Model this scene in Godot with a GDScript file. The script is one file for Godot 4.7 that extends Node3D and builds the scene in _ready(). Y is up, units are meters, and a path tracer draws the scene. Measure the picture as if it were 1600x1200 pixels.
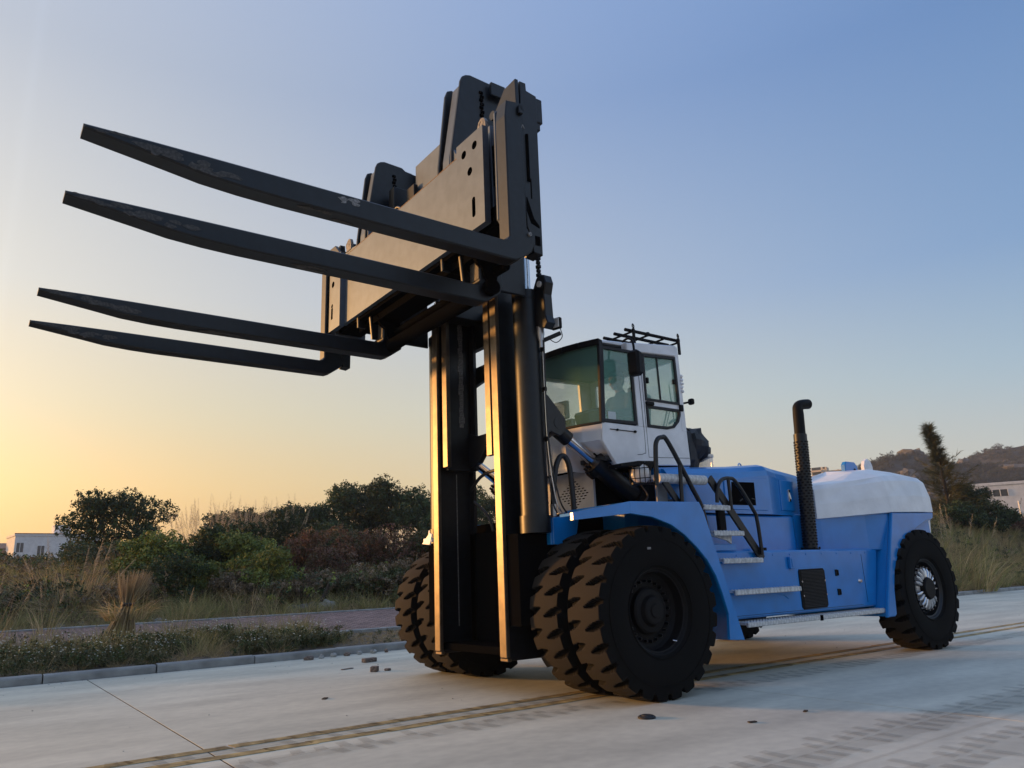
extends Node3D

# ---------------------------------------------------------------- geometry
class Geo:
	var v := PackedVector3Array()
	var n := PackedVector3Array()
	var c := PackedColorArray()
	var tint := Color(1, 1, 1)

	func tri(a: Vector3, b: Vector3, d: Vector3) -> void:   # wound clockwise seen from outside
		var m := -(b - a).cross(d - a)
		var l := m.length()
		if l < 1e-12: return
		m /= l
		v.append(a); v.append(b); v.append(d)
		n.append(m); n.append(m); n.append(m)
		c.append(tint); c.append(tint); c.append(tint)

	func trin(a: Vector3, b: Vector3, d: Vector3, na: Vector3, nb: Vector3, nd: Vector3) -> void:
		if (b - a).cross(d - a).dot(na + nb + nd) > 0.0:
			var s := b; b = d; d = s
			s = nb; nb = nd; nd = s
		v.append(a); v.append(b); v.append(d)
		n.append(na); n.append(nb); n.append(nd)
		c.append(tint); c.append(tint); c.append(tint)

	func out(o: Vector3, p: Array) -> void:                 # a convex face of a solid round o
		var m := Vector3.ZERO
		for q in p: m += q
		m /= p.size()
		for i in range(1, p.size() - 1):
			var a: Vector3 = p[0]; var b: Vector3 = p[i]; var d: Vector3 = p[i + 1]
			if (b - a).cross(d - a).dot(m - o) > 0.0: tri(a, d, b)
			else: tri(a, b, d)

	func fix(from: int) -> void:
		var vol := 0.0
		for i in range(from, v.size(), 3): vol += v[i].dot(v[i + 1].cross(v[i + 2]))
		if vol > 0.0:
			for i in range(from, v.size(), 3):
				var s := v[i + 1]; v[i + 1] = v[i + 2]; v[i + 2] = s
				for k in 3: n[i + k] = -n[i + k]

	func box(at: Vector3, size: Vector3, bev := 0.006, turn := Basis()) -> Geo:
		var h := size * 0.5
		var b: float = minf(bev, minf(h.x, minf(h.y, h.z)) * 0.45)
		for ax in 3:
			var u := (ax + 1) % 3; var w := (ax + 2) % 3
			for s in [-1.0, 1.0]:
				var p := []
				for k in [[-1, -1], [1, -1], [1, 1], [-1, 1]]:
					var q := Vector3()
					q[ax] = s * h[ax]; q[u] = k[0] * (h[u] - b); q[w] = k[1] * (h[w] - b)
					p.append(at + turn * q)
				out(at, p)
				for t in [-1.0, 1.0]:                         # the edge between +-ax and +-u
					var e := []
					for k in [-1.0, 1.0]:
						var q1 := Vector3(); q1[ax] = s * h[ax]; q1[u] = t * (h[u] - b); q1[w] = k * (h[w] - b)
						var q2 := Vector3(); q2[ax] = s * (h[ax] - b); q2[u] = t * h[u]; q2[w] = k * (h[w] - b)
						if k < 0: e.append(at + turn * q1); e.append(at + turn * q2)
						else: e.append(at + turn * q2); e.append(at + turn * q1)
					out(at, e)
		for sx in [-1.0, 1.0]:
			for sy in [-1.0, 1.0]:
				for sz in [-1.0, 1.0]:
					var s3 := Vector3(sx, sy, sz)
					var p3 := []
					for k in 3:
						var q := h - Vector3(b, b, b); q[k] = h[k]
						p3.append(at + turn * (q * s3))
					out(at, p3)
		return self

	func span(a: Vector3, b: Vector3, bev := 0.006) -> Geo:  # a box between two corners
		return box((a + b) * 0.5, (b - a).abs(), bev)

	func beam(a: Vector3, b: Vector3, w: float, h: float, bev := 0.005, up := Vector3.UP) -> Geo:
		var f := (b - a).normalized()
		if absf(f.dot(up)) > 0.98: up = Vector3.RIGHT
		var s := f.cross(up).normalized()
		return box((a + b) * 0.5, Vector3(w, h, (b - a).length()), bev, Basis(s, s.cross(-f).normalized() * -1.0, -f).orthonormalized())

	static func inset(p: PackedVector2Array, d: float) -> PackedVector2Array:
		var r := PackedVector2Array()
		var k := p.size()
		for i in k:
			var a := (p[i] - p[(i + k - 1) % k]).normalized()
			var b := (p[(i + 1) % k] - p[i]).normalized()
			var na := Vector2(-a.y, a.x); var nb := Vector2(-b.y, b.x)
			var m := na + nb
			var l := m.length_squared()
			r.append(p[i] + (m * (2.0 / maxf(l, 0.6)) * d if l > 0.01 else Vector2()))
		return r

	static func put(axis: String, q: Vector2, w: float) -> Vector3:
		if axis == "z": return Vector3(q.x, q.y, w)
		if axis == "y": return Vector3(q.x, w, q.y)
		return Vector3(w, q.y, q.x)                             # x: q = (z, y)

	func prism(poly: Array, axis: String, w0: float, w1: float, bev := 0.005) -> Geo:
		var p := PackedVector2Array(poly)
		if Geometry2D.is_polygon_clockwise(p): p.reverse()
		var from := v.size()
		var q := inset(p, bev)
		if w0 > w1: var s := w0; w0 = w1; w1 = s
		bev = minf(bev, (w1 - w0) * 0.4)
		var rings := [[q, w0], [p, w0 + bev], [p, w1 - bev], [q, w1]]
		var k := p.size()
		for r in 3:
			for i in k:
				var j := (i + 1) % k
				var a := put(axis, rings[r][0][i], rings[r][1]); var b := put(axis, rings[r][0][j], rings[r][1])
				var d := put(axis, rings[r + 1][0][j], rings[r + 1][1]); var e := put(axis, rings[r + 1][0][i], rings[r + 1][1])
				tri(a, b, d); tri(a, d, e)
		var ix := Geometry2D.triangulate_polygon(q)
		for i in range(0, ix.size(), 3):
			var x := q[ix[i]]; var y := q[ix[i + 1]]; var z := q[ix[i + 2]]
			if (y - x).cross(z - x) < 0.0: var s := y; y = z; z = s
			tri(put(axis, x, w0), put(axis, z, w0), put(axis, y, w0))
			tri(put(axis, x, w1), put(axis, y, w1), put(axis, z, w1))
		fix(from)
		return self

	func tube(path: Array, r, sides := 10, caps := true, flat := 1.0) -> Geo:   # r: one radius or one per point
		var k := path.size()
		var up := Vector3.UP
		var t0: Vector3 = (path[1] - path[0]).normalized()
		if absf(t0.dot(up)) > 0.9: up = Vector3.RIGHT
		var s := t0.cross(up).normalized()
		var rp := []; var rn := []
		for i in k:
			var t: Vector3 = (path[mini(i + 1, k - 1)] - path[maxi(i - 1, 0)]).normalized()
			s = (s - t * s.dot(t)).normalized()
			var w := t.cross(s)
			var a := []; var b := []
			var rr: float = r[i] if r is Array else r
			for j in sides:
				var g := TAU * j / sides
				var d := s * cos(g) + w * sin(g) * flat
				a.append(path[i] + d * rr); b.append((s * cos(g) + w * sin(g)).normalized())
			rp.append(a); rn.append(b)
		for i in k - 1:
			for j in sides:
				var m := (j + 1) % sides
				trin(rp[i][j], rp[i][m], rp[i + 1][m], rn[i][j], rn[i][m], rn[i + 1][m])
				trin(rp[i][j], rp[i + 1][m], rp[i + 1][j], rn[i][j], rn[i + 1][m], rn[i + 1][j])
		if caps:
			for e in [0, k - 1]:
				var o: Vector3 = path[e] - (path[mini(e + 1, k - 1)] - path[maxi(e - 1, 0)]) * (0.1 if e else -0.1)
				out(o, rp[e])
		return self

	func lathe(prof: Array, at: Vector3, axis: Vector3, seg := 32) -> Geo:      # prof: (radius, along axis)
		var y := axis.normalized()
		var x := y.cross(Vector3.UP if absf(y.y) < 0.9 else Vector3.RIGHT).normalized()
		var z := x.cross(y)
		for i in prof.size() - 1:
			var a: Vector2 = prof[i]; var b: Vector2 = prof[i + 1]
			var e := (b - a).normalized()
			var nn := Vector2(e.y, -e.x)
			for j in seg:
				var g := TAU * j / seg; var h := TAU * (j + 1) / seg
				var dg := x * cos(g) + z * sin(g); var dh := x * cos(h) + z * sin(h)
				var n0 := dg * nn.x + y * nn.y; var n1 := dh * nn.x + y * nn.y
				var p0 := at + dg * a.x + y * a.y; var p1 := at + dh * a.x + y * a.y
				var p2 := at + dh * b.x + y * b.y; var p3 := at + dg * b.x + y * b.y
				if a.x > 1e-5: trin(p0, p1, p2, n0, n1, n1)
				if b.x > 1e-5: trin(p0, p2, p3, n0, n1, n0)
		return self

	func ball(at: Vector3, r: Vector3, seg := 12, rough := 0.0, salt := 0) -> Geo:
		var rings := seg / 2 + 1
		var g := func(i: int, j: int) -> Vector3:
			var p := PI * i / rings; var t := TAU * (j % seg) / seg
			var d := Vector3(sin(p) * cos(t), cos(p), sin(p) * sin(t))
			var w := 1.0
			if rough > 0.0: w += rough * sin(d.x * 7.1 + salt) * cos(d.y * 5.3 + salt * 1.7) + rough * 0.6 * sin(d.z * 11.0 + salt * 2.3 + d.x * 4.0)
			return at + d * r * w
		for i in rings:
			for j in seg:
				var a: Vector3 = g.call(i, j); var b: Vector3 = g.call(i, j + 1); var d: Vector3 = g.call(i + 1, j + 1); var e: Vector3 = g.call(i + 1, j)
				if rough > 0.0:
					out(at, [a, b, d]); out(at, [a, d, e])
				else:
					if i > 0: trin(a, b, d, ((a - at) / r).normalized(), ((b - at) / r).normalized(), ((d - at) / r).normalized())
					if i < rings - 1: trin(a, d, e, ((a - at) / r).normalized(), ((d - at) / r).normalized(), ((e - at) / r).normalized())
		return self

	func sheet(p: Array) -> void:                               # a thin face seen from both sides
		for i in range(1, p.size() - 1): tri(p[0], p[i], p[i + 1])

	func blade(root: Vector3, dir: Vector3, length: float, width: float, droop: float, seg := 3) -> void:
		var side := dir.cross(Vector3(dir.z, 0.2, -dir.x)).normalized()
		side = Vector3(-dir.z, 0.0, dir.x).normalized() if side.length() < 0.1 else side
		var p := root; var d := dir.normalized(); var w := width * 0.5
		for i in seg:
			var q := p + d * (length / seg)
			var w2 := width * 0.5 * (1.0 - float(i + 1) / seg)
			tri(p - side * w, p + side * w, q + side * w2)
			if i < seg - 1: tri(p - side * w, q + side * w2, q - side * w2)
			p = q; w = w2
			d = (d + Vector3(0, -droop, 0) + Vector3(d.x, 0, d.z) * droop * 0.6).normalized()

	func leaf(at: Vector3, nrm: Vector3, size: float, spin: float) -> void:
		var x := nrm.cross(Vector3(0.31, 0.9, 0.2)).normalized().rotated(nrm, spin)
		var y := nrm.cross(x)
		var a := at - x * size; var b := at + y * size * 0.42 + nrm * size * 0.1; var d := at + x * size; var e := at - y * size * 0.42 + nrm * size * 0.1
		tri(a, b, d); tri(a, d, e)

	func mesh(m: Material) -> ArrayMesh:
		var arr := []
		arr.resize(Mesh.ARRAY_MAX)
		arr[Mesh.ARRAY_VERTEX] = v; arr[Mesh.ARRAY_NORMAL] = n
		if m is BaseMaterial3D and m.vertex_color_use_as_albedo: arr[Mesh.ARRAY_COLOR] = c
		var r := ArrayMesh.new()
		r.add_surface_from_arrays(Mesh.PRIMITIVE_TRIANGLES, arr)
		r.surface_set_material(0, m)
		return r


# ---------------------------------------------------------------- naming and tagging
var M := {}
var rng := RandomNumberGenerator.new()

func numbered(called: String, under: Node) -> String:
	if not under.has_node(called): return called
	var i := 1
	while under.has_node("%s_%03d" % [called, i]): i += 1
	return "%s_%03d" % [called, i]

func part(g: Geo, called: String, m: Material, under: Node = self, kind := "") -> MeshInstance3D:
	var o := MeshInstance3D.new()
	o.mesh = g.mesh(m)
	o.name = numbered(called, under)
	under.add_child(o)
	if kind: o.set_meta("kind", kind)
	return o

func inst(mesh: Mesh, called: String, under: Node, at := Transform3D()) -> MeshInstance3D:
	var o := MeshInstance3D.new()
	o.mesh = mesh; o.transform = at
	o.name = numbered(called, under)
	under.add_child(o)
	return o

func thing(called: String, label: String, category: String, at := Vector3.ZERO, turn := 0.0, group := "") -> Node3D:
	var o := Node3D.new()
	o.name = numbered(called, self); add_child(o)
	o.position = at; o.rotation.y = turn
	return tag(o, label, category, group)

func tag(o: Node3D, label: String, category: String, group := "") -> Node3D:
	o.set_meta("label", label); o.set_meta("category", category)
	if group: o.set_meta("group", group)
	return o

func structure(o: Node3D) -> Node3D:
	o.set_meta("kind", "structure")
	return o

# ---------------------------------------------------------------- materials
var NT := {}
func noise_tex(key: String, freq: float, octaves: int, lo: float, hi: float, kind := FastNoiseLite.TYPE_SIMPLEX_SMOOTH, salt := 1, bump := 0.0, size := 512) -> NoiseTexture2D:
	if NT.has(key): return NT[key]
	var f := FastNoiseLite.new()
	f.noise_type = kind; f.frequency = freq; f.fractal_octaves = octaves; f.seed = salt
	var t := NoiseTexture2D.new()
	t.width = size; t.height = size; t.seamless = true; t.noise = f
	if bump > 0.0:
		t.as_normal_map = true; t.bump_strength = bump
	else:
		var g := Gradient.new()
		g.set_color(0, Color(lo, lo, lo)); g.set_color(1, Color(hi, hi, hi))
		t.color_ramp = g
	NT[key] = t
	return t

func mat(key: String, lin: Color, rough: float, metal := 0.0, tex := "", scale := 1.0, bump := "") -> StandardMaterial3D:
	var m := StandardMaterial3D.new()
	m.resource_name = key
	m.albedo_color = lin.linear_to_srgb()
	m.roughness = rough; m.metallic = metal
	if tex or bump:
		m.uv1_triplanar = true; m.uv1_scale = Vector3(scale, scale, scale)
	if tex: m.albedo_texture = NT[tex]
	if bump: m.normal_enabled = true; m.normal_texture = NT[bump]; m.normal_scale = 0.6
	M[key] = m
	return m

func materials() -> void:
	noise_tex("soft", 0.006, 4, 0.72, 1.0)
	noise_tex("blotch", 0.012, 5, 0.5, 1.0, FastNoiseLite.TYPE_SIMPLEX_SMOOTH, 7)
	noise_tex("fine", 0.09, 3, 0.78, 1.0, FastNoiseLite.TYPE_SIMPLEX, 3)
	noise_tex("faint", 0.01, 5, 0.9, 1.0, FastNoiseLite.TYPE_SIMPLEX_SMOOTH, 5)
	noise_tex("rough_map", 0.02, 5, 0.35, 1.0, FastNoiseLite.TYPE_SIMPLEX_SMOOTH, 11)
	noise_tex("bump_fine", 0.12, 3, 0, 1, FastNoiseLite.TYPE_SIMPLEX, 4, 3.0)
	noise_tex("bump_soft", 0.02, 3, 0, 1, FastNoiseLite.TYPE_SIMPLEX_SMOOTH, 6, 2.0)
	var m := mat("blue", Color(0.004, 0.23, 0.66), 0.3, 0.0, "faint", 0.5)
	m.clearcoat_enabled = true; m.clearcoat = 0.5; m.clearcoat_roughness = 0.12
	m = mat("white", Color(0.87, 0.88, 0.9), 0.35, 0.0, "faint", 0.6)
	m.clearcoat_enabled = true; m.clearcoat = 0.4; m.clearcoat_roughness = 0.15
	m = mat("black", Color(0.006, 0.009, 0.014), 0.42, 0.0, "blotch", 1.3, "bump_soft")
	m.normal_scale = 0.12
	m = mat("black_front_sheen", Color(0.125, 0.155, 0.195), 0.46, 0.5, "faint", 0.9)  # same black paint made paler, so its front sheen sits in the colour
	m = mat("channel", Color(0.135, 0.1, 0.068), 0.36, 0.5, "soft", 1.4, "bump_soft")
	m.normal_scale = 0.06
	m = mat("black_matt", Color(0.009, 0.009, 0.01), 0.6, 0.0, "fine", 2.0)
	m.metallic_specular = 0.3
	m = mat("black_and_shade", Color(0.005, 0.005, 0.0055), 0.9)  # near-black for black parts; also painted as deep shade in gaps and recesses
	m.metallic_specular = 0.0
	mat("worn", Color(0.11, 0.1, 0.09), 0.55, 0.2, "blotch", 5.0)
	mat("scuff", Color(0.42, 0.41, 0.4), 0.6, 0.0, "blotch", 6.0)
	mat("raw_edge", Color(0.32, 0.2, 0.11), 0.6, 0.3, "blotch", 6.0)
	mat("grease", Color(0.3, 0.29, 0.28), 0.45, 0.0, "blotch", 7.0)
	m = mat("steel", Color(0.62, 0.63, 0.66), 0.18, 1.0)
	mat("silver", Color(0.66, 0.66, 0.67), 0.32, 0.7, "fine", 4.0)
	m = mat("alu", Color(0.78, 0.78, 0.76), 0.55, 0.1, "soft", 5.0, "bump_fine")
	m.normal_scale = 0.3
	mat("sheet_metal", Color(0.5, 0.51, 0.55), 0.45, 0.0, "faint", 0.8)
	m = mat("rubber", Color(1, 1, 1), 0.85, 0.0, "fine", 3.0, "bump_fine")
	m.metallic_specular = 0.25; m.normal_scale = 0.3
	m.vertex_color_use_as_albedo = true
	mat("rubber_hose", Color(0.018, 0.018, 0.02), 0.5)
	mat("seal", Color(0.016, 0.017, 0.019), 0.65)
	mat("interior", Color(0.05, 0.053, 0.055), 0.8, 0.0, "fine", 4.0)
	mat("grey_plastic", Color(0.2, 0.21, 0.21), 0.6)
	mat("pale_plastic", Color(0.5, 0.5, 0.45), 0.5)
	mat("screen", Color(0.03, 0.06, 0.06), 0.15)
	mat("sticker", Color(0.55, 0.62, 0.62), 0.5)
	m = mat("glass", Color(0.2, 0.42, 0.34, 0.34), 0.03)
	m.albedo_color = Color(Color(0.26, 0.6, 0.48).linear_to_srgb(), 0.27)
	m.transparency = BaseMaterial3D.TRANSPARENCY_ALPHA
	m = mat("lens", Color(0.72, 0.7, 0.66), 0.2, 0.1)
	m = mat("bowl", Color(0.6, 0.6, 0.6), 0.1)
	m.albedo_color = Color(0.8, 0.8, 0.8, 0.4); m.transparency = BaseMaterial3D.TRANSPARENCY_ALPHA
	m = mat("film", Color(0.93, 0.94, 0.96), 0.3, 0.0, "faint", 0.5, "bump_soft")
	m.normal_scale = 0.35
	mat("skin", Color(0.3, 0.18, 0.12), 0.6)
	mat("jacket", Color(0.035, 0.045, 0.05), 0.9, 0.0, "fine", 6.0)
	mat("cap_cloth", Color(0.06, 0.065, 0.07), 0.9)
	mat("mask_cloth", Color(0.45, 0.5, 0.52), 0.8)
	# ground
	mat("soil", Color(0.27, 0.2, 0.13), 0.95, 0.0, "blotch", 0.9, "bump_fine")
	m = mat("kerb", Color(0.44, 0.44, 0.42), 0.85, 0.0, "soft", 0.6, "bump_fine")
	m.normal_scale = 0.25
	mat("brick", Color(0.31, 0.155, 0.12), 0.9, 0.0, "blotch", 1.7, "bump_fine")
	mat("old_brick", Color(0.36, 0.27, 0.22), 0.9, 0.0, "blotch", 5.0, "bump_fine")
	mat("rock", Color(0.24, 0.23, 0.22), 0.9, 0.0, "blotch", 1.5, "bump_fine")
	mat("bark", Color(0.09, 0.07, 0.055), 0.95, 0.0, "blotch", 3.0, "bump_fine")
	m = mat("leafy", Color(1, 1, 1), 0.7)
	m.vertex_color_use_as_albedo = true
	m.backlight_enabled = true; m.backlight = Color(0.42, 0.44, 0.2)
	m = mat("straw", Color(1, 1, 1), 0.8)
	m.vertex_color_use_as_albedo = true
	m.backlight_enabled = true; m.backlight = Color(0.58, 0.52, 0.36)
	m = mat("tread_mark", Color(0.13, 0.125, 0.12), 0.9, 0.0, "blotch", 1.4)
	mat("hill_soil", Color(0.05, 0.05, 0.042), 0.95, 0.0, "blotch", 0.02)
	mat("hill_rock", Color(0.2, 0.185, 0.17), 0.95, 0.0, "blotch", 0.08)
	mat("wall_white", Color(0.8, 0.79, 0.77), 0.85, 0.0, "faint", 0.2)
	mat("wall_cream", Color(0.66, 0.56, 0.44), 0.85, 0.0, "faint", 0.2)
	mat("wall_pink", Color(0.5, 0.38, 0.32), 0.85, 0.0, "faint", 0.2)
	mat("pane", Color(0.03, 0.04, 0.05), 0.1)
	mat("roof_edge", Color(0.25, 0.12, 0.09), 0.8)

func concrete() -> StandardMaterial3D:
	var f := FastNoiseLite.new(); f.seed = 21; f.frequency = 0.006; f.fractal_octaves = 5
	var f2 := FastNoiseLite.new(); f2.seed = 22; f2.frequency = 0.05; f2.fractal_octaves = 3
	var im := Image.create(1024, 1024, false, Image.FORMAT_RGB8)
	for y in 1024:
		for x in 1024:
			# wrap both ways by blending, stretch along the road
			var a := f.get_noise_2d(x * 0.35, y * 1.3)
			var b := f2.get_noise_2d(x * 0.8, y)
			var wx := clampf((x - 824) / 200.0, 0, 1); var wy := clampf((y - 824) / 200.0, 0, 1)
			if wx > 0.0: a = lerpf(a, f.get_noise_2d((x - 1024) * 0.35, y * 1.3), wx)
			if wy > 0.0: a = lerpf(a, f.get_noise_2d(x * 0.35, (y - 1024) * 1.3), wy)
			var k := 0.785 + a * 0.10 + b * 0.035
			im.set_pixel(x, y, Color(k, k * 0.985, k * 0.90))
	var m := StandardMaterial3D.new()
	m.resource_name = "concrete"
	m.albedo_texture = ImageTexture.create_from_image(im)
	m.albedo_color = Color(1, 1, 1)
	m.roughness = 0.62
	m.uv1_triplanar = true; m.uv1_world_triplanar = true; m.uv1_scale = Vector3(0.14, 0.14, 0.14)
	M["concrete"] = m
	return m

# ---------------------------------------------------------------- sky
const CAM := Vector3(-5.551, 1.174, 7.27)
const SUN_AZ := -38.0       # degrees, from -Z towards +X
const SUN_EL := 6.5

func srgb(r: float, g: float, b: float) -> Vector3:
	var c := Color(r / 255.0, g / 255.0, b / 255.0).srgb_to_linear()
	return Vector3(c.r, c.g, c.b)

func sky_image() -> Image:
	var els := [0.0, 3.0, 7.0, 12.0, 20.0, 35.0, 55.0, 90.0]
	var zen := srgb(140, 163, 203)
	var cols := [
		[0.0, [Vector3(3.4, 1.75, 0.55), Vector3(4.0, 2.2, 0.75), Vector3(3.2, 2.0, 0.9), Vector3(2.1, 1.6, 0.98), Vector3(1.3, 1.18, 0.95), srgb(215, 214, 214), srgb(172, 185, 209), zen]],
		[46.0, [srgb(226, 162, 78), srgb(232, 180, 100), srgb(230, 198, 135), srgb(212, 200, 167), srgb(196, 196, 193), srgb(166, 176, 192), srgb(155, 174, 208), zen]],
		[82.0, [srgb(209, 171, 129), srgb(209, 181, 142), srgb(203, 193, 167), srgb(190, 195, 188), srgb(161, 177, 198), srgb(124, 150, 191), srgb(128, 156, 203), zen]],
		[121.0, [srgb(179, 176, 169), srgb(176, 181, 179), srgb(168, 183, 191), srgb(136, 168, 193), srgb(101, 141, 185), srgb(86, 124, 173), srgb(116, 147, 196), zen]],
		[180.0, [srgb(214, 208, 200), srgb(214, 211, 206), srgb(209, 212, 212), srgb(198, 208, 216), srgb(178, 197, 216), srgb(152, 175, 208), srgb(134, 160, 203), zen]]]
	var w := 240; var h := 120
	var raw := []
	for y in h:
		var el := 90.0 - (y + 0.5) * 180.0 / h
		var e := clampf(el, 0.0, 90.0)
		var i := 0
		while i < els.size() - 2 and e > els[i + 1]: i += 1
		var t: float = (e - els[i]) / (els[i + 1] - els[i])
		var row := []
		for q in cols: row.append(q[1][i].lerp(q[1][i + 1], t))
		var line := PackedVector3Array()
		for x in w:
			# Godot: the first column looks along -Z, columns run to the right
			var az := (x + 0.5) * 360.0 / w
			var d := absf(wrapf(az - SUN_AZ, -180.0, 180.0))
			var k := 0
			while k < cols.size() - 2 and d > cols[k + 1][0]: k += 1
			var c3: Vector3 = row[k].lerp(row[k + 1], (d - cols[k][0]) / (cols[k + 1][0] - cols[k][0]))
			if el < 0.0: c3 = c3.lerp(Vector3(0.22, 0.2, 0.18), clampf(-el / 4.0, 0, 1))
			line.append(c3)
		raw.append(line)
	for again in 2:                                             # no kinks between the columns
		for y in h:
			var src: PackedVector3Array = raw[y]
			var dst := PackedVector3Array()
			for x in w:
				var sum := Vector3.ZERO
				for o in range(-8, 9): sum += src[posmod(x + o, w)]
				dst.append(sum / 17.0)
			raw[y] = dst
	var im := Image.create(w, h, false, Image.FORMAT_RGBF)
	for y in h:
		for x in w: im.set_pixel(x, y, Color(raw[y][x].x, raw[y][x].y, raw[y][x].z))
	im.resize(960, 480, Image.INTERPOLATE_CUBIC)
	return im

func setup() -> void:
	var cam := Camera3D.new()
	cam.name = "camera"
	var yw := 0.633; var pt := 0.254; var rl := -0.039
	var F := Vector3(sin(yw) * cos(pt), sin(pt), -cos(yw) * cos(pt))
	var R := Vector3(cos(yw), 0, sin(yw))
	var U := R.cross(F)
	R = R * cos(rl) + U * sin(rl)
	U = R.cross(F)
	cam.transform = Transform3D(Basis(R, U, -F), CAM)
	cam.fov = rad_to_deg(2.0 * atan(600.0 / 1168.0))
	cam.near = 0.05; cam.far = 4000.0
	add_child(cam)
	cam.current = true
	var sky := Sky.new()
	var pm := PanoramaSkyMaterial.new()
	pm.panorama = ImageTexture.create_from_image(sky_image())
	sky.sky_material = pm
	var env := Environment.new()
	env.background_mode = Environment.BG_SKY
	env.sky = sky
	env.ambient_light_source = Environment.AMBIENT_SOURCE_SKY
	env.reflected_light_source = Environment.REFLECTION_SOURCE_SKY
	env.tonemap_mode = Environment.TONE_MAPPER_LINEAR
	env.tonemap_exposure = 1.2
	env.sdfgi_enabled = true; env.ssao_enabled = true; env.ssil_enabled = true
	env.fog_enabled = true; env.fog_density = 0.0004; env.fog_light_color = Color(0.64, 0.69, 0.76)
	var we := WorldEnvironment.new()
	we.name = "environment"; we.environment = env
	add_child(we)
	var sun := DirectionalLight3D.new()
	sun.name = "sun"
	sun.light_color = Color(1.0, 0.72, 0.40)
	sun.light_energy = 1.45
	sun.light_angular_distance = 4.5
	sun.shadow_enabled = true
	var a := deg_to_rad(SUN_AZ); var e := deg_to_rad(SUN_EL)
	var to := Vector3(sin(a) * cos(e), sin(e), -cos(a) * cos(e))
	sun.basis = Basis.looking_at(-to, Vector3.UP)
	add_child(sun)

func at(az: float, d: float) -> Vector3:                        # a spot so many metres off at a bearing
	var a := deg_to_rad(az)
	var p := Vector3(CAM.x + d * sin(a), 0, CAM.z - d * cos(a))
	p.y = land(p.x, p.z)
	return p

# ---------------------------------------------------------------- the forklift
func V(x: float, y: float, z: float) -> Vector3: return Vector3(x, y, z)
func P2(a: Array) -> Array:                                     # a flat list of pairs as points
	var r := []
	for i in range(0, a.size(), 2): r.append(Vector2(a[i], a[i + 1]))
	return r

func curve(pts: Array, steps := 6) -> Array:                    # a smooth path through points
	var c := Curve3D.new()
	for i in pts.size():
		var t: Vector3 = (pts[mini(i + 1, pts.size() - 1)] - pts[maxi(i - 1, 0)]) * 0.18
		c.add_point(pts[i], -t, t)
	var r := []
	for i in pts.size() - 1:
		for k in steps: r.append(c.sample(i, float(k) / steps))
	r.append(pts[-1])
	return r

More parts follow.
